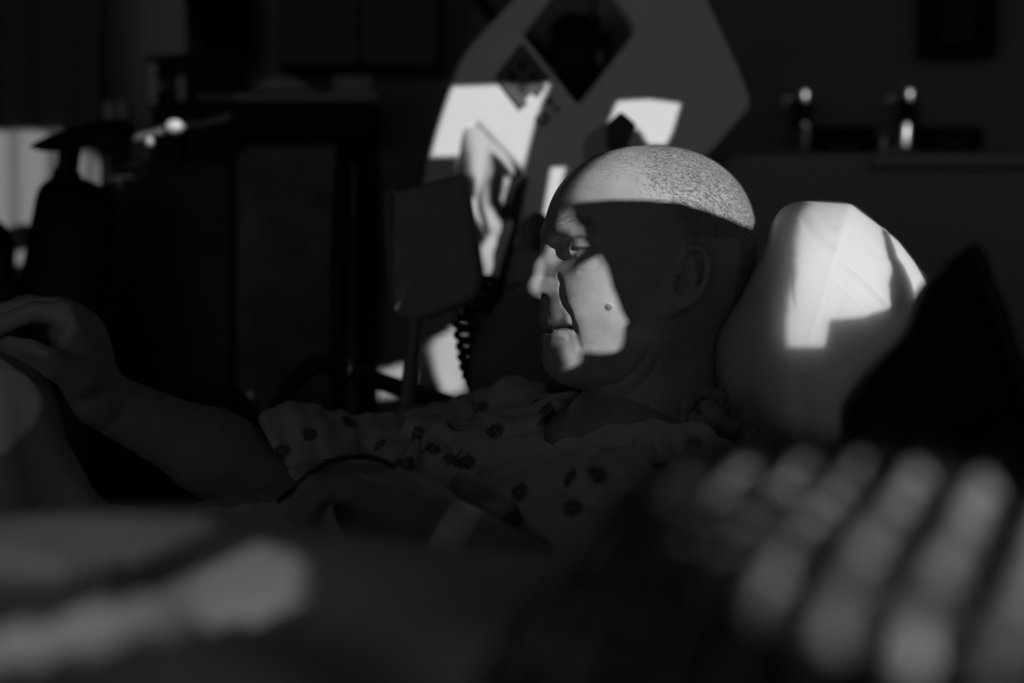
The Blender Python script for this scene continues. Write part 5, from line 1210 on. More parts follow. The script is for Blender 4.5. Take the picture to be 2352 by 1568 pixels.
    [(-1.7105, 1.8033), (-1.6925, 1.867), (-1.6915, 1.8679), (-1.6895, 1.8679), (-1.6825, 1.8651), (-1.6795, 1.8649), (-1.6645, 1.86), (-1.6625, 1.8599), (-1.6603, 1.8585), (-1.6611, 1.8565), (-1.6629, 1.8545), (-1.6761, 1.8285), (-1.6859, 1.8145), (-1.6871, 1.8115), (-1.6951, 1.7995), (-1.6985, 1.7991)],
    [(-1.7005, 1.6992), (-1.6975, 1.7), (-1.6485, 1.7), (-1.6425, 1.6968), (-1.6435, 1.696), (-1.6925, 1.696), (-1.6985, 1.699)],
    [(-1.6915, 1.6643), (-1.6865, 1.665), (-1.6605, 1.665), (-1.6591, 1.6645), (-1.6591, 1.6625), (-1.6615, 1.661), (-1.6755, 1.661), (-1.6775, 1.6619), (-1.6815, 1.6621), (-1.6825, 1.6629), (-1.6865, 1.6631), (-1.6875, 1.664)],
    [(-1.6845, 1.6923), (-1.6825, 1.693), (-1.6355, 1.693), (-1.6295, 1.6898), (-1.6315, 1.689), (-1.6775, 1.689)],
    [(-1.6795, 1.5622), (-1.6789, 1.5645), (-1.6675, 1.5819), (-1.6575, 1.5871), (-1.6535, 1.59), (-1.6505, 1.5899), (-1.6485, 1.5881), (-1.63, 1.5775), (-1.6195, 1.562), (-1.5981, 1.5455), (-1.5981, 1.5425), (-1.5999, 1.5395), (-1.603, 1.5305), (-1.6025, 1.5291), (-1.5985, 1.5269), (-1.5925, 1.5221), (-1.5825, 1.5159), (-1.5805, 1.5132), (-1.6305, 1.513), (-1.6335, 1.512), (-1.6535, 1.5121), (-1.6569, 1.5175), (-1.6571, 1.5195), (-1.6629, 1.5315), (-1.6631, 1.5365), (-1.6639, 1.5375), (-1.6661, 1.5505), (-1.675, 1.5575)],
    [(-1.6695, 1.6852), (-1.6675, 1.686), (-1.6245, 1.686), (-1.6231, 1.6855), (-1.623, 1.6835), (-1.6231, 1.6825), (-1.6245, 1.682), (-1.6615, 1.682)],
    [(-1.6585, 1.5952), (-1.6575, 1.596), (-1.6455, 1.596), (-1.6442, 1.5955), (-1.6455, 1.5941), (-1.6525, 1.5909), (-1.6565, 1.5931)],
    [(-1.6535, 1.6783), (-1.6515, 1.679), (-1.6245, 1.679), (-1.623, 1.6785), (-1.622, 1.6765), (-1.6221, 1.6755), (-1.6235, 1.675), (-1.6445, 1.675)],
    [(-1.6355, 1.6713), (-1.6335, 1.672), (-1.6225, 1.6719), (-1.6215, 1.6688), (-1.6225, 1.668), (-1.6285, 1.6681)],
    [(-1.5795, 1.7112), (-1.5789, 1.7135), (-1.5775, 1.714), (-1.4552, 1.7135), (-1.4561, 1.7105), (-1.4575, 1.71), (-1.5775, 1.71)],
    [(-1.5785, 1.8792), (-1.5769, 1.8825), (-1.5635, 1.898), (-1.5535, 1.911), (-1.5495, 1.9149), (-1.5475, 1.915), (-1.5375, 1.9121), (-1.5345, 1.9119), (-1.5305, 1.9101), (-1.5075, 1.9049), (-1.5035, 1.9031), (-1.4845, 1.8989), (-1.4755, 1.8951), (-1.4705, 1.8939), (-1.4675, 1.8921), (-1.4625, 1.8909), (-1.4595, 1.8891), (-1.4545, 1.8879), (-1.4465, 1.8841), (-1.4415, 1.8829), (-1.4385, 1.8811), (-1.4335, 1.8799), (-1.4305, 1.8781), (-1.4255, 1.8769), (-1.4225, 1.8751), (-1.4175, 1.8739), (-1.4135, 1.8719), (-1.4131, 1.8705), (-1.4149, 1.8685), (-1.4161, 1.8655), (-1.4229, 1.8545), (-1.4251, 1.8495), (-1.4269, 1.8475), (-1.4291, 1.8425), (-1.4335, 1.837), (-1.444, 1.8265), (-1.4455, 1.826), (-1.4635, 1.8319), (-1.4735, 1.8341), (-1.4815, 1.8371), (-1.4849, 1.8405), (-1.5025, 1.8639), (-1.5095, 1.8651), (-1.5105, 1.8659), (-1.5145, 1.8661), (-1.5155, 1.8669), (-1.5195, 1.8671), (-1.5205, 1.8679), (-1.5245, 1.8681), (-1.5255, 1.8689), (-1.5295, 1.8691), (-1.5305, 1.8699), (-1.5345, 1.8701), (-1.5355, 1.8709), (-1.5405, 1.8711), (-1.5415, 1.8719), (-1.5455, 1.8721), (-1.5465, 1.8729), (-1.5505, 1.8731), (-1.5515, 1.8739), (-1.5755, 1.8781)],
    [(-1.5775, 1.705), (-1.5779, 1.7065), (-1.5765, 1.707), (-1.4585, 1.707), (-1.4575, 1.7062), (-1.4581, 1.7035), (-1.4595, 1.703), (-1.5755, 1.703), (-1.5769, 1.7035)],
    [(-1.5755, 1.6992), (-1.5745, 1.7), (-1.4605, 1.7), (-1.4591, 1.6995), (-1.459, 1.6975), (-1.4591, 1.6965), (-1.4605, 1.696), (-1.5735, 1.696), (-1.5749, 1.6965)],
    [(-1.5755, 1.7172), (-1.5745, 1.7199), (-1.5655, 1.72), (-1.5625, 1.721), (-1.4545, 1.7209), (-1.4541, 1.7175), (-1.4555, 1.717)],
    [(-1.5725, 1.69), (-1.5729, 1.6925), (-1.5715, 1.693), (-1.4591, 1.6925), (-1.4591, 1.6895), (-1.4605, 1.689), (-1.5705, 1.689)],
    [(-1.5705, 1.6852), (-1.5695, 1.686), (-1.4605, 1.686), (-1.4591, 1.6855), (-1.459, 1.6835), (-1.4591, 1.6825), (-1.4605, 1.682), (-1.5685, 1.682), (-1.5699, 1.6825)],
    [(-1.5675, 1.6782), (-1.5665, 1.679), (-1.4605, 1.679), (-1.4591, 1.6785), (-1.459, 1.6765), (-1.4591, 1.6755), (-1.4605, 1.675), (-1.5655, 1.675), (-1.5669, 1.6755)],
    [(-1.5645, 1.67), (-1.5649, 1.6715), (-1.5635, 1.672), (-1.4595, 1.672), (-1.4581, 1.6715), (-1.458, 1.6705), (-1.4581, 1.6685), (-1.4595, 1.668), (-1.5625, 1.668), (-1.5639, 1.6685)],
    [(-1.5615, 1.663), (-1.5619, 1.6645), (-1.5605, 1.665), (-1.4595, 1.665), (-1.4571, 1.6635), (-1.4571, 1.6615), (-1.4585, 1.661), (-1.5585, 1.661)],
    [(-1.5575, 1.6572), (-1.5565, 1.658), (-1.4585, 1.658), (-1.4571, 1.6575), (-1.4565, 1.6548), (-1.4575, 1.654), (-1.5545, 1.654), (-1.5565, 1.655)],
    [(-1.5535, 1.6502), (-1.5525, 1.651), (-1.4575, 1.651), (-1.4561, 1.6505), (-1.4555, 1.6478), (-1.4565, 1.647), (-1.5505, 1.647), (-1.5525, 1.648)],
    [(-1.5495, 1.6432), (-1.5485, 1.644), (-1.4565, 1.644), (-1.4551, 1.6435), (-1.4545, 1.6408), (-1.4555, 1.64), (-1.5465, 1.64), (-1.5479, 1.6405)],
    [(-1.5445, 1.635), (-1.5449, 1.6365), (-1.5435, 1.637), (-1.4555, 1.637), (-1.4541, 1.6365), (-1.4539, 1.6345), (-1.4533, 1.6335), (-1.4545, 1.633), (-1.5425, 1.633), (-1.5439, 1.6335)],
    [(-1.5405, 1.628), (-1.5409, 1.6295), (-1.5395, 1.63), (-1.4545, 1.63), (-1.4531, 1.6295), (-1.453, 1.6285), (-1.4531, 1.6265), (-1.4545, 1.626), (-1.5375, 1.626)],
    [(-1.5235, 1.6222), (-1.5225, 1.6229), (-1.5175, 1.623), (-1.4545, 1.623), (-1.4531, 1.6225), (-1.453, 1.6205), (-1.4531, 1.6195), (-1.4545, 1.619), (-1.5035, 1.619), (-1.5055, 1.6199), (-1.5105, 1.6201), (-1.5115, 1.6209)],
    [(-1.5235, 1.7241), (-1.5235, 1.7259), (-1.5055, 1.726), (-1.5025, 1.728), (-1.4795, 1.728), (-1.4775, 1.7271), (-1.4705, 1.7269), (-1.4695, 1.7261), (-1.4575, 1.7249), (-1.4545, 1.7243), (-1.4625, 1.724)],
    [(-1.4775, 1.6153), (-1.4765, 1.6159), (-1.4545, 1.616), (-1.4531, 1.6155), (-1.453, 1.6135), (-1.4535, 1.6121), (-1.4575, 1.612), (-1.4595, 1.6129), (-1.4645, 1.6131), (-1.4655, 1.6139)],
    [(-0.4635, 1.8441), (-0.4639, 1.8495), (-0.4621, 1.8505), (-0.4619, 1.8535), (-0.4585, 1.8541), (-0.4575, 1.8559), (-0.4565, 1.856), (-0.4525, 1.8559), (-0.4515, 1.8541), (-0.4445, 1.8539), (-0.4435, 1.8521), (-0.4385, 1.8519), (-0.4359, 1.8485), (-0.4341, 1.8475), (-0.434, 1.8445), (-0.4341, 1.8405), (-0.4399, 1.8355), (-0.4401, 1.8325), (-0.4415, 1.832), (-0.4515, 1.8321), (-0.4525, 1.8339), (-0.4575, 1.8341), (-0.4581, 1.8355), (-0.4599, 1.8365), (-0.4601, 1.8395), (-0.4619, 1.8405), (-0.4621, 1.8435)],
    [(-0.4615, 1.7973), (-0.4595, 1.798), (-0.4525, 1.7979), (-0.4515, 1.7961), (-0.4465, 1.7959), (-0.4455, 1.7941), (-0.4425, 1.7939), (-0.4419, 1.7925), (-0.4401, 1.7915), (-0.44, 1.7695), (-0.4401, 1.7685), (-0.4419, 1.7675), (-0.442, 1.7555), (-0.4419, 1.7545), (-0.4401, 1.7535), (-0.44, 1.7475), (-0.4401, 1.7465), (-0.4419, 1.7455), (-0.4425, 1.7441), (-0.4435, 1.7441), (-0.4449, 1.7455), (-0.4451, 1.7875), (-0.4495, 1.7909)],
    [(-0.1875, 1.6801), (-0.1879, 1.6935), (-0.1861, 1.6945), (-0.1859, 1.7075), (-0.1841, 1.7085), (-0.1839, 1.7155), (-0.1785, 1.7159), (-0.1775, 1.7141), (-0.1705, 1.7139), (-0.1695, 1.7121), (-0.1665, 1.7119), (-0.1659, 1.7105), (-0.1641, 1.7095), (-0.164, 1.7085), (-0.1641, 1.7065), (-0.1659, 1.7055), (-0.1659, 1.7025), (-0.1605, 1.7019), (-0.1599, 1.7005), (-0.1581, 1.6995), (-0.1581, 1.6985), (-0.1599, 1.6975), (-0.16, 1.6965), (-0.1601, 1.6765), (-0.1619, 1.6755), (-0.1645, 1.6721), (-0.1755, 1.6721), (-0.1765, 1.6739), (-0.1815, 1.6741), (-0.1821, 1.6755)],
    [(-0.1755, 1.7601), (-0.176, 1.7705), (-0.1759, 1.7715), (-0.1745, 1.772), (-0.1605, 1.7719), (-0.1595, 1.7701), (-0.1545, 1.7699), (-0.1535, 1.7681), (-0.1505, 1.7679), (-0.1499, 1.7665), (-0.1481, 1.7655), (-0.148, 1.7605), (-0.1481, 1.7565), (-0.1519, 1.7535), (-0.1521, 1.7505), (-0.1539, 1.7495), (-0.1545, 1.7481), (-0.1555, 1.748), (-0.1595, 1.7481), (-0.1605, 1.7499), (-0.1675, 1.7501), (-0.1685, 1.7519), (-0.1715, 1.7521), (-0.1721, 1.7555), (-0.1739, 1.7565), (-0.1741, 1.7595)],
    [(-1.824, 1.4004), (-1.814, 1.4004), (-1.814, 1.4006), (-1.824, 1.4006)],
    [(-1.84, 1.4054), (-1.818, 1.4054), (-1.818, 1.4056), (-1.84, 1.4056)],
    [(-1.852, 1.4104), (-1.82, 1.4104), (-1.82, 1.4106), (-1.852, 1.4106)],
    [(-1.86, 1.4154), (-1.822, 1.4154), (-1.822, 1.4156), (-1.86, 1.4156)],
    [(-1.869, 1.4204), (-1.822, 1.4204), (-1.822, 1.4206), (-1.869, 1.4206)],
    [(-1.878, 1.4254), (-1.822, 1.4254), (-1.822, 1.4256), (-1.878, 1.4256)],
    [(-1.887, 1.4304), (-1.82, 1.4304), (-1.82, 1.4306), (-1.887, 1.4306)],
    [(-1.894, 1.4354), (-1.818, 1.4354), (-1.818, 1.4356), (-1.894, 1.4356)],
    [(-1.9, 1.4404), (-1.815, 1.4404), (-1.815, 1.4406), (-1.9, 1.4406)],
    [(-1.906, 1.4454), (-1.81, 1.4454), (-1.81, 1.4456), (-1.906, 1.4456)],
    [(-1.912, 1.4504), (-1.797, 1.4504), (-1.797, 1.4506), (-1.912, 1.4506)],
    [(-1.917, 1.4554), (-1.782, 1.4554), (-1.782, 1.4556), (-1.917, 1.4556)],
    [(-1.922, 1.4604), (-1.765, 1.4604), (-1.765, 1.4606), (-1.922, 1.4606)],
    [(-1.927, 1.4654), (-1.746, 1.4654), (-1.746, 1.4656), (-1.927, 1.4656)],
    [(-1.931, 1.4704), (-1.724, 1.4704), (-1.724, 1.4706), (-1.931, 1.4706)],
    [(-1.935, 1.4754), (-1.701, 1.4754), (-1.701, 1.4756), (-1.935, 1.4756)],
    [(-1.938, 1.4804), (-1.682, 1.4804), (-1.682, 1.4806), (-1.938, 1.4806)],
    [(-1.941, 1.4854), (-1.678, 1.4854), (-1.678, 1.4856), (-1.941, 1.4856)],
    [(-1.944, 1.4904), (-1.674, 1.4904), (-1.674, 1.4906), (-1.944, 1.4906)],
    [(-1.947, 1.4954), (-1.67, 1.4954), (-1.67, 1.4956), (-1.947, 1.4956)],
    [(-1.95, 1.5004), (-1.665, 1.5004), (-1.665, 1.5006), (-1.95, 1.5006)],
    [(-1.952, 1.5054), (-1.66, 1.5054), (-1.66, 1.5056), (-1.952, 1.5056)],
    [(-1.955, 1.5104), (-1.699, 1.5104), (-1.699, 1.5106), (-1.955, 1.5106)],
    [(-1.957, 1.5154), (-1.91, 1.5154), (-1.91, 1.5156), (-1.957, 1.5156)],
    [(-1.892, 1.5154), (-1.758, 1.5154), (-1.758, 1.5156), (-1.892, 1.5156)],
    [(-1.959, 1.5204), (-1.929, 1.5204), (-1.929, 1.5206), (-1.959, 1.5206)],
    [(-1.891, 1.5204), (-1.802, 1.5204), (-1.802, 1.5206), (-1.891, 1.5206)],
    [(-1.961, 1.5254), (-1.947, 1.5254), (-1.947, 1.5256), (-1.961, 1.5256)],
    [(-1.89, 1.5254), (-1.84, 1.5254), (-1.84, 1.5256), (-1.89, 1.5256)],
    [(-1.888, 1.5304), (-1.866, 1.5304), (-1.866, 1.5306), (-1.888, 1.5306)],
    [(-1.676, 1.7604), (-1.644, 1.7604), (-1.644, 1.7606), (-1.676, 1.7606)],
    [(-1.693, 1.7654), (-1.578, 1.7654), (-1.578, 1.7656), (-1.693, 1.7656)],
    [(-1.706, 1.7704), (-1.513, 1.7704), (-1.513, 1.7706), (-1.706, 1.7706)],
    [(-1.704, 1.7754), (-1.447, 1.7754), (-1.447, 1.7756), (-1.704, 1.7756)],
    [(-1.702, 1.7804), (-1.4, 1.7804), (-1.4, 1.7806), (-1.702, 1.7806)],
    [(-3.142, 1.7854), (-3.088, 1.7854), (-3.088, 1.7856), (-3.142, 1.7856)],
    [(-1.702, 1.7854), (-1.37, 1.7854), (-1.37, 1.7856), (-1.702, 1.7856)],
    [(-3.154, 1.7904), (-3.071, 1.7904), (-3.071, 1.7906), (-3.154, 1.7906)],
    [(-1.779, 1.7904), (-1.762, 1.7904), (-1.762, 1.7906), (-1.779, 1.7906)],
    [(-1.704, 1.7904), (-1.338, 1.7904), (-1.338, 1.7906), (-1.704, 1.7906)],
    [(-3.152, 1.7954), (-3.054, 1.7954), (-3.054, 1.7956), (-3.152, 1.7956)],
    [(-1.779, 1.7954), (-1.762, 1.7954), (-1.762, 1.7956), (-1.779, 1.7956)],
    [(-1.695, 1.7954), (-1.319, 1.7954), (-1.319, 1.7956), (-1.695, 1.7956)],
    [(-3.151, 1.8004), (-3.038, 1.8004), (-3.038, 1.8006), (-3.151, 1.8006)],
    [(-1.779, 1.8004), (-1.762, 1.8004), (-1.762, 1.8006), (-1.779, 1.8006)],
    [(-1.691, 1.8004), (-1.308, 1.8004), (-1.308, 1.8006), (-1.691, 1.8006)],
    [(-3.151, 1.8054), (-3.03, 1.8054), (-3.03, 1.8056), (-3.151, 1.8056)],
    [(-1.78, 1.8054), (-1.762, 1.8054), (-1.762, 1.8056), (-1.78, 1.8056)],
    [(-1.687, 1.8054), (-1.297, 1.8054), (-1.297, 1.8056), (-1.687, 1.8056)],
    [(-3.15, 1.8104), (-3.023, 1.8104), (-3.023, 1.8106), (-3.15, 1.8106)],
    [(-1.779, 1.8104), (-1.758, 1.8104), (-1.758, 1.8106), (-1.779, 1.8106)],
    [(-1.684, 1.8104), (-1.287, 1.8104), (-1.287, 1.8106), (-1.684, 1.8106)],
    [(-3.15, 1.8154), (-3.014, 1.8154), (-3.014, 1.8156), (-3.15, 1.8156)],
    [(-1.779, 1.8154), (-1.752, 1.8154), (-1.752, 1.8156), (-1.779, 1.8156)],
    [(-1.73, 1.8154), (-1.711, 1.8154), (-1.711, 1.8156), (-1.73, 1.8156)],
    [(-1.681, 1.8154), (-1.276, 1.8154), (-1.276, 1.8156), (-1.681, 1.8156)],
    [(-3.149, 1.8204), (-3.01, 1.8204), (-3.01, 1.8206), (-3.149, 1.8206)],
    [(-1.778, 1.8204), (-1.71, 1.8204), (-1.71, 1.8206), (-1.778, 1.8206)],
    [(-1.678, 1.8204), (-1.265, 1.8204), (-1.265, 1.8206), (-1.678, 1.8206)],
    [(-3.149, 1.8254), (-3.012, 1.8254), (-3.012, 1.8256), (-3.149, 1.8256)],
    [(-1.777, 1.8254), (-1.708, 1.8254), (-1.708, 1.8256), (-1.777, 1.8256)],
    [(-1.674, 1.8254), (-1.457, 1.8254), (-1.457, 1.8256), (-1.674, 1.8256)],
    [(-1.441, 1.8254), (-1.258, 1.8254), (-1.258, 1.8256), (-1.441, 1.8256)],
    [(-3.148, 1.8304), (-3.013, 1.8304), (-3.013, 1.8306), (-3.148, 1.8306)],
    [(-1.777, 1.8304), (-1.707, 1.8304), (-1.707, 1.8306), (-1.777, 1.8306)],
    [(-1.671, 1.8304), (-1.474, 1.8304), (-1.474, 1.8306), (-1.671, 1.8306)],
    [(-1.436, 1.8304), (-1.261, 1.8304), (-1.261, 1.8306), (-1.436, 1.8306)],
    [(-3.148, 1.8354), (-3.014, 1.8354), (-3.014, 1.8356), (-3.148, 1.8356)],
    [(-1.776, 1.8354), (-1.706, 1.8354), (-1.706, 1.8356), (-1.776, 1.8356)],
    [(-1.669, 1.8354), (-1.484, 1.8354), (-1.484, 1.8356), (-1.669, 1.8356)],
    [(-1.431, 1.8354), (-1.263, 1.8354), (-1.263, 1.8356), (-1.431, 1.8356)],
    [(-3.147, 1.8404), (-3.02, 1.8404), (-3.02, 1.8406), (-3.147, 1.8406)],
    [(-1.775, 1.8404), (-1.704, 1.8404), (-1.704, 1.8406), (-1.775, 1.8406)],
    [(-1.666, 1.8404), (-1.489, 1.8404), (-1.489, 1.8406), (-1.666, 1.8406)],
    [(-1.427, 1.8404), (-1.266, 1.8404), (-1.266, 1.8406), (-1.427, 1.8406)],
    [(-3.147, 1.8454), (-3.026, 1.8454), (-3.026, 1.8456), (-3.147, 1.8456)],
    [(-1.774, 1.8454), (-1.703, 1.8454), (-1.703, 1.8456), (-1.774, 1.8456)],
    [(-1.663, 1.8454), (-1.492, 1.8454), (-1.492, 1.8456), (-1.663, 1.8456)],
    [(-1.424, 1.8454), (-1.268, 1.8454), (-1.268, 1.8456), (-1.424, 1.8456)],
    [(-3.146, 1.8504), (-3.036, 1.8504), (-3.036, 1.8506), (-3.146, 1.8506)],
    [(-1.773, 1.8504), (-1.701, 1.8504), (-1.701, 1.8506), (-1.773, 1.8506)],
    [(-1.661, 1.8504), (-1.496, 1.8504), (-1.496, 1.8506), (-1.661, 1.8506)],
    [(-1.421, 1.8504), (-1.271, 1.8504), (-1.271, 1.8506), (-1.421, 1.8506)],
    [(-3.145, 1.8554), (-3.042, 1.8554), (-3.042, 1.8556), (-3.145, 1.8556)],
    [(-1.772, 1.8554), (-1.7, 1.8554), (-1.7, 1.8556), (-1.772, 1.8556)],
    [(-1.658, 1.8554), (-1.5, 1.8554), (-1.5, 1.8556), (-1.658, 1.8556)],
    [(-1.418, 1.8554), (-1.274, 1.8554), (-1.274, 1.8556), (-1.418, 1.8556)],
    [(-3.145, 1.8604), (-3.052, 1.8604), (-3.052, 1.8606), (-3.145, 1.8606)],
    [(-3.03, 1.8604), (-3.019, 1.8604), (-3.019, 1.8606), (-3.03, 1.8606)],
    [(-1.768, 1.8604), (-1.698, 1.8604), (-1.698, 1.8606), (-1.768, 1.8606)],
    [(-1.658, 1.8604), (-1.505, 1.8604), (-1.505, 1.8606), (-1.658, 1.8606)],
    [(-1.415, 1.8604), (-1.276, 1.8604), (-1.276, 1.8606), (-1.415, 1.8606)],
    [(-3.144, 1.8654), (-3.06, 1.8654), (-3.06, 1.8656), (-3.144, 1.8656)],
    [(-3.042, 1.8654), (-3, 1.8654), (-3, 1.8656), (-3.042, 1.8656)],
    [(-2.996, 1.8654), (-2.978, 1.8654), (-2.978, 1.8656), (-2.996, 1.8656)],
    [(-1.761, 1.8654), (-1.697, 1.8654), (-1.697, 1.8656), (-1.761, 1.8656)],
    [(-1.669, 1.8654), (-1.53, 1.8654), (-1.53, 1.8656), (-1.669, 1.8656)],
    [(-1.412, 1.8654), (-1.279, 1.8654), (-1.279, 1.8656), (-1.412, 1.8656)],
    [(-3.143, 1.8704), (-3.07, 1.8704), (-3.07, 1.8706), (-3.143, 1.8706)],
    [(-3.053, 1.8704), (-3.014, 1.8704), (-3.014, 1.8706), (-3.053, 1.8706)],
    [(-2.998, 1.8704), (-2.973, 1.8704), (-2.973, 1.8706), (-2.998, 1.8706)],
    [(-1.754, 1.8704), (-1.693, 1.8704), (-1.693, 1.8706), (-1.754, 1.8706)],
    [(-1.686, 1.8704), (-1.556, 1.8704), (-1.556, 1.8706), (-1.686, 1.8706)],
    [(-1.409, 1.8704), (-1.281, 1.8704), (-1.281, 1.8706), (-1.409, 1.8706)],
    [(-3.142, 1.8754), (-3.076, 1.8754), (-3.076, 1.8756), (-3.142, 1.8756)],
    [(-3.063, 1.8754), (-3.024, 1.8754), (-3.024, 1.8756), (-3.063, 1.8756)],
    [(-2.998, 1.8754), (-2.968, 1.8754), (-2.968, 1.8756), (-2.998, 1.8756)],
    [(-1.747, 1.8754), (-1.579, 1.8754), (-1.579, 1.8756), (-1.747, 1.8756)],
    [(-1.413, 1.8754), (-1.284, 1.8754), (-1.284, 1.8756), (-1.413, 1.8756)],
    [(-3.141, 1.8804), (-3.086, 1.8804), (-3.086, 1.8806), (-3.141, 1.8806)],
    [(-3.072, 1.8804), (-3.034, 1.8804), (-3.034, 1.8806), (-3.072, 1.8806)],
    [(-2.994, 1.8804), (-2.962, 1.8804), (-2.962, 1.8806), (-2.994, 1.8806)],
    [(-1.745, 1.8804), (-1.582, 1.8804), (-1.582, 1.8806), (-1.745, 1.8806)],
    [(-1.425, 1.8804), (-1.286, 1.8804), (-1.286, 1.8806), (-1.425, 1.8806)],
    [(-3.14, 1.8854), (-3.094, 1.8854), (-3.094, 1.8856), (-3.14, 1.8856)],
    [(-3.081, 1.8854), (-3.044, 1.8854), (-3.044, 1.8856), (-3.081, 1.8856)],
    [(-2.998, 1.8854), (-2.964, 1.8854), (-2.964, 1.8856), (-2.998, 1.8856)],
    [(-1.748, 1.8854), (-1.578, 1.8854), (-1.578, 1.8856), (-1.748, 1.8856)],
    [(-1.439, 1.8854), (-1.289, 1.8854), (-1.289, 1.8856), (-1.439, 1.8856)],
    [(-3.139, 1.8904), (-3.098, 1.8904), (-3.098, 1.8906), (-3.139, 1.8906)],
    [(-3.089, 1.8904), (-3.06, 1.8904), (-3.06, 1.8906), (-3.089, 1.8906)],
    [(-3, 1.8904), (-2.966, 1.8904), (-2.966, 1.8906), (-3, 1.8906)],
    [(-1.746, 1.8904), (-1.574, 1.8904), (-1.574, 1.8906), (-1.746, 1.8906)],
    [(-1.452, 1.8904), (-1.291, 1.8904), (-1.291, 1.8906), (-1.452, 1.8906)],
    [(-3.137, 1.8954), (-3.121, 1.8954), (-3.121, 1.8956), (-3.137, 1.8956)],
    [(-3.091, 1.8954), (-3.07, 1.8954), (-3.07, 1.8956), (-3.091, 1.8956)],
    [(-3.008, 1.8954), (-2.969, 1.8954), (-2.969, 1.8956), (-3.008, 1.8956)],
    [(-1.744, 1.8954), (-1.57, 1.8954), (-1.57, 1.8956), (-1.744, 1.8956)],
    [(-1.465, 1.8954), (-1.294, 1.8954), (-1.294, 1.8956), (-1.465, 1.8956)],
    [(-3.028, 1.9004), (-2.971, 1.9004), (-2.971, 1.9006), (-3.028, 1.9006)],
    [(-1.741, 1.9004), (-1.566, 1.9004), (-1.566, 1.9006), (-1.741, 1.9006)],
    [(-1.478, 1.9004), (-1.297, 1.9004), (-1.297, 1.9006), (-1.478, 1.9006)],
    [(-3.098, 1.9054), (-2.974, 1.9054), (-2.974, 1.9056), (-3.098, 1.9056)],
    [(-1.739, 1.9054), (-1.562, 1.9054), (-1.562, 1.9056), (-1.739, 1.9056)],
    [(-1.496, 1.9054), (-1.301, 1.9054), (-1.301, 1.9056), (-1.496, 1.9056)],
    [(-3.109, 1.9104), (-2.977, 1.9104), (-2.977, 1.9106), (-3.109, 1.9106)],
    [(-1.737, 1.9104), (-1.558, 1.9104), (-1.558, 1.9106), (-1.737, 1.9106)],
    [(-1.515, 1.9104), (-1.304, 1.9104), (-1.304, 1.9106), (-1.515, 1.9106)],
    [(-3.115, 1.9154), (-2.98, 1.9154), (-2.98, 1.9156), (-3.115, 1.9156)],
    [(-1.734, 1.9154), (-1.553, 1.9154), (-1.553, 1.9156), (-1.734, 1.9156)],
    [(-1.534, 1.9154), (-1.307, 1.9154), (-1.307, 1.9156), (-1.534, 1.9156)],
    [(-3.114, 1.9204), (-2.983, 1.9204), (-2.983, 1.9206), (-3.114, 1.9206)],
    [(-1.732, 1.9204), (-1.31, 1.9204), (-1.31, 1.9206), (-1.732, 1.9206)],
    [(-3.113, 1.9254), (-3.001, 1.9254), (-3.001, 1.9256), (-3.113, 1.9256)],
    [(-1.73, 1.9254), (-1.313, 1.9254), (-1.313, 1.9256), (-1.73, 1.9256)],
    [(-3.112, 1.9304), (-3.028, 1.9304), (-3.028, 1.9306), (-3.112, 1.9306)],
    [(-1.727, 1.9304), (-1.316, 1.9304), (-1.316, 1.9306), (-1.727, 1.9306)],
    [(-3.112, 1.9354), (-3.053, 1.9354), (-3.053, 1.9356), (-3.112, 1.9356)],
    [(-1.725, 1.9354), (-1.319, 1.9354), (-1.319, 1.9356), (-1.725, 1.9356)],
    [(-3.11, 1.9404), (-3.077, 1.9404), (-3.077, 1.9406), (-3.11, 1.9406)],
    [(-1.722, 1.9404), (-1.322, 1.9404), (-1.322, 1.9406), (-1.722, 1.9406)],
    [(-1.719, 1.9454), (-1.616, 1.9454), (-1.616, 1.9456), (-1.719, 1.9456)],
    [(-1.612, 1.9454), (-1.325, 1.9454), (-1.325, 1.9456), (-1.612, 1.9456)],
    [(-1.715, 1.9504), (-1.622, 1.9504), (-1.622, 1.9506), (-1.715, 1.9506)],
    [(-1.6, 1.9504), (-1.329, 1.9504), (-1.329, 1.9506), (-1.6, 1.9506)],
    [(-1.712, 1.9554), (-1.624, 1.9554), (-1.624, 1.9556), (-1.712, 1.9556)],
    [(-1.592, 1.9554), (-1.332, 1.9554), (-1.332, 1.9556), (-1.592, 1.9556)],
    [(-1.709, 1.9604), (-1.63, 1.9604), (-1.63, 1.9606), (-1.709, 1.9606)],
    [(-1.582, 1.9604), (-1.335, 1.9604), (-1.335, 1.9606), (-1.582, 1.9606)],
    [(-1.705, 1.9654), (-1.634, 1.9654), (-1.634, 1.9656), (-1.705, 1.9656)],
    [(-1.574, 1.9654), (-1.338, 1.9654), (-1.338, 1.9656), (-1.574, 1.9656)],
    [(-1.7, 1.9704), (-1.64, 1.9704), (-1.64, 1.9706), (-1.7, 1.9706)],
    [(-1.562, 1.9704), (-1.341, 1.9704), (-1.341, 1.9706), (-1.562, 1.9706)],
    [(-1.696, 1.9754), (-1.644, 1.9754), (-1.644, 1.9756), (-1.696, 1.9756)],
    [(-1.554, 1.9754), (-1.344, 1.9754), (-1.344, 1.9756), (-1.554, 1.9756)],
    [(-1.691, 1.9804), (-1.648, 1.9804), (-1.648, 1.9806), (-1.691, 1.9806)],
    [(-1.542, 1.9804), (-1.347, 1.9804), (-1.347, 1.9806), (-1.542, 1.9806)],
    [(-1.695, 1.9854), (-1.652, 1.9854), (-1.652, 1.9856), (-1.695, 1.9856)],
    [(-1.534, 1.9854), (-1.35, 1.9854), (-1.35, 1.9856), (-1.534, 1.9856)],
    [(-1.719, 1.9904), (-1.658, 1.9904), (-1.658, 1.9906), (-1.719, 1.9906)],
    [(-1.522, 1.9904), (-1.353, 1.9904), (-1.353, 1.9906), (-1.522, 1.9906)],
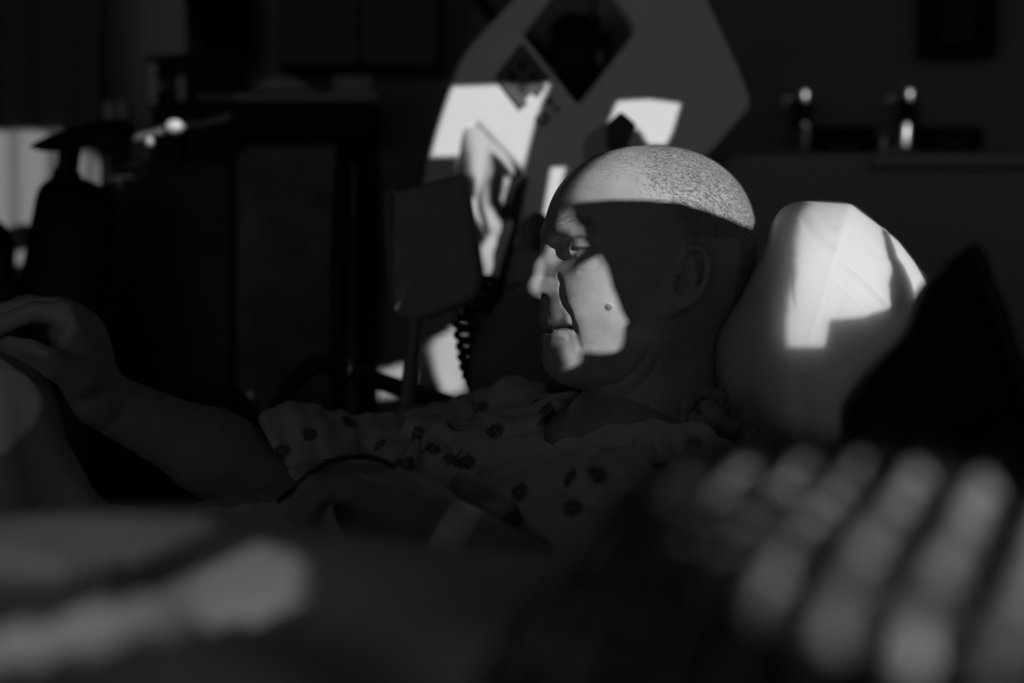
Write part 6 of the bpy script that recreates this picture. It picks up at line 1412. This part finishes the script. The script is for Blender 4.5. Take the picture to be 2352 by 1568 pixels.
    [(-1.74, 1.9954), (-1.662, 1.9954), (-1.662, 1.9956), (-1.74, 1.9956)],
    [(-1.516, 1.9954), (-1.356, 1.9954), (-1.356, 1.9956), (-1.516, 1.9956)],
    [(-1.76, 2.0004), (-1.666, 2.0004), (-1.666, 2.0006), (-1.76, 2.0006)],
    [(-1.514, 2.0004), (-1.359, 2.0004), (-1.359, 2.0006), (-1.514, 2.0006)],
    [(-1.775, 2.0054), (-1.67, 2.0054), (-1.67, 2.0056), (-1.775, 2.0056)],
    [(-1.514, 2.0054), (-1.361, 2.0054), (-1.361, 2.0056), (-1.514, 2.0056)],
    [(-1.789, 2.0104), (-1.676, 2.0104), (-1.676, 2.0106), (-1.789, 2.0106)],
    [(-1.516, 2.0104), (-1.363, 2.0104), (-1.363, 2.0106), (-1.516, 2.0106)],
    [(-1.803, 2.0154), (-1.68, 2.0154), (-1.68, 2.0156), (-1.803, 2.0156)],
    [(-1.518, 2.0154), (-1.365, 2.0154), (-1.365, 2.0156), (-1.518, 2.0156)],
    [(-1.821, 2.0204), (-1.686, 2.0204), (-1.686, 2.0206), (-1.821, 2.0206)],
    [(-1.522, 2.0204), (-1.367, 2.0204), (-1.367, 2.0206), (-1.522, 2.0206)],
    [(-1.839, 2.0254), (-1.688, 2.0254), (-1.688, 2.0256), (-1.839, 2.0256)],
    [(-1.526, 2.0254), (-1.369, 2.0254), (-1.369, 2.0256), (-1.526, 2.0256)],
    [(-1.858, 2.0304), (-1.694, 2.0304), (-1.694, 2.0306), (-1.858, 2.0306)],
    [(-1.532, 2.0304), (-1.37, 2.0304), (-1.37, 2.0306), (-1.532, 2.0306)],
    [(-1.876, 2.0354), (-1.698, 2.0354), (-1.698, 2.0356), (-1.876, 2.0356)],
    [(-1.536, 2.0354), (-1.372, 2.0354), (-1.372, 2.0356), (-1.536, 2.0356)],
    [(-1.895, 2.0404), (-1.704, 2.0404), (-1.704, 2.0406), (-1.895, 2.0406)],
    [(-1.542, 2.0404), (-1.376, 2.0404), (-1.376, 2.0406), (-1.542, 2.0406)],
    [(-1.904, 2.0454), (-1.708, 2.0454), (-1.708, 2.0456), (-1.904, 2.0456)],
    [(-1.546, 2.0454), (-1.379, 2.0454), (-1.379, 2.0456), (-1.546, 2.0456)],
    [(-1.9, 2.0504), (-1.712, 2.0504), (-1.712, 2.0506), (-1.9, 2.0506)],
    [(-1.55, 2.0504), (-1.383, 2.0504), (-1.383, 2.0506), (-1.55, 2.0506)],
    [(-1.898, 2.0554), (-1.716, 2.0554), (-1.716, 2.0556), (-1.898, 2.0556)],
    [(-1.554, 2.0554), (-1.387, 2.0554), (-1.387, 2.0556), (-1.554, 2.0556)],
    [(-1.894, 2.0604), (-1.722, 2.0604), (-1.722, 2.0606), (-1.894, 2.0606)],
    [(-1.56, 2.0604), (-1.401, 2.0604), (-1.401, 2.0606), (-1.56, 2.0606)],
    [(-1.89, 2.0654), (-1.724, 2.0654), (-1.724, 2.0656), (-1.89, 2.0656)],
    [(-1.564, 2.0654), (-1.418, 2.0654), (-1.418, 2.0656), (-1.564, 2.0656)],
    [(-1.882, 2.0704), (-1.714, 2.0704), (-1.714, 2.0706), (-1.882, 2.0706)],
    [(-1.57, 2.0704), (-1.435, 2.0704), (-1.435, 2.0706), (-1.57, 2.0706)],
    [(-1.878, 2.0754), (-1.706, 2.0754), (-1.706, 2.0756), (-1.878, 2.0756)],
    [(-1.574, 2.0754), (-1.452, 2.0754), (-1.452, 2.0756), (-1.574, 2.0756)],
    [(-1.868, 2.0804), (-1.694, 2.0804), (-1.694, 2.0806), (-1.868, 2.0806)],
    [(-1.58, 2.0804), (-1.469, 2.0804), (-1.469, 2.0806), (-1.58, 2.0806)],
    [(-1.86, 2.0854), (-1.684, 2.0854), (-1.684, 2.0856), (-1.86, 2.0856)],
    [(-1.582, 2.0854), (-1.486, 2.0854), (-1.486, 2.0856), (-1.582, 2.0856)],
    [(-1.846, 2.0904), (-1.672, 2.0904), (-1.672, 2.0906), (-1.846, 2.0906)],
    [(-1.588, 2.0904), (-1.503, 2.0904), (-1.503, 2.0906), (-1.588, 2.0906)],
    [(-1.836, 2.0954), (-1.664, 2.0954), (-1.664, 2.0956), (-1.836, 2.0956)],
    [(-1.592, 2.0954), (-1.52, 2.0954), (-1.52, 2.0956), (-1.592, 2.0956)],
    [(-1.82, 2.1004), (-1.652, 2.1004), (-1.652, 2.1006), (-1.82, 2.1006)],
    [(-1.598, 2.1004), (-1.537, 2.1004), (-1.537, 2.1006), (-1.598, 2.1006)],
    [(-1.808, 2.1054), (-1.644, 2.1054), (-1.644, 2.1056), (-1.808, 2.1056)],
    [(-1.602, 2.1054), (-1.554, 2.1054), (-1.554, 2.1056), (-1.602, 2.1056)],
    [(-1.792, 2.1104), (-1.63, 2.1104), (-1.63, 2.1106), (-1.792, 2.1106)],
    [(-1.608, 2.1104), (-1.572, 2.1104), (-1.572, 2.1106), (-1.608, 2.1106)],
    [(-1.782, 2.1154), (-1.622, 2.1154), (-1.622, 2.1156), (-1.782, 2.1156)],
    [(-1.614, 2.1154), (-1.588, 2.1154), (-1.588, 2.1156), (-1.614, 2.1156)],
    [(-1.766, 2.1204), (-1.605, 2.1204), (-1.605, 2.1206), (-1.766, 2.1206)],
    [(-1.758, 2.1254), (-1.622, 2.1254), (-1.622, 2.1256), (-1.758, 2.1256)],
    [(-1.744, 2.1304), (-1.639, 2.1304), (-1.639, 2.1306), (-1.744, 2.1306)],
    [(-1.734, 2.1354), (-1.656, 2.1354), (-1.656, 2.1356), (-1.734, 2.1356)],
    [(-1.722, 2.1404), (-1.673, 2.1404), (-1.673, 2.1406), (-1.722, 2.1406)],
    [(-1.714, 2.1454), (-1.69, 2.1454), (-1.69, 2.1456), (-1.714, 2.1456)],
]

def yz_plate(name, outer, holes, x, thick, m):
    me = plate_mesh(name, outer, holes, thick)
    me.transform(Matrix(((0, 0, 1, x), (1, 0, 0, 0), (0, 1, 0, 0), (0, 0, 0, 1))))
    o = link(name, me, m, None, smooth=False)
    tag(o, kind='structure')
    return o
rect = lambda a, b, c, d: [(a, c), (b, c), (b, d), (a, d)]
yz_plate('wall_right', rect(-11.0, WB + .1, 0, 2.75), [rect(-3.75, 0.30, 1.25, 2.56)], 1.47, 0.10, M_wall)  # long run behind the room added to keep the sun out
yz_plate('sun_mask_1', rect(-3.75, 0.30, 1.25, 2.56), MASK_HOLES, 1.40, 0.0002, mat('mask_glow', 0.3, 0.8, 0.1, emit=0.014))  # unseen mask added to shape the sun, with a faint fill glow
yz_plate('trim_1', rect(-3.8, 0.35, 1.20, 2.61), [rect(-3.75, 0.30, 1.25, 2.56)], 1.41, 0.02, mat('window_trim', 0.4, 0.5, 0.3))
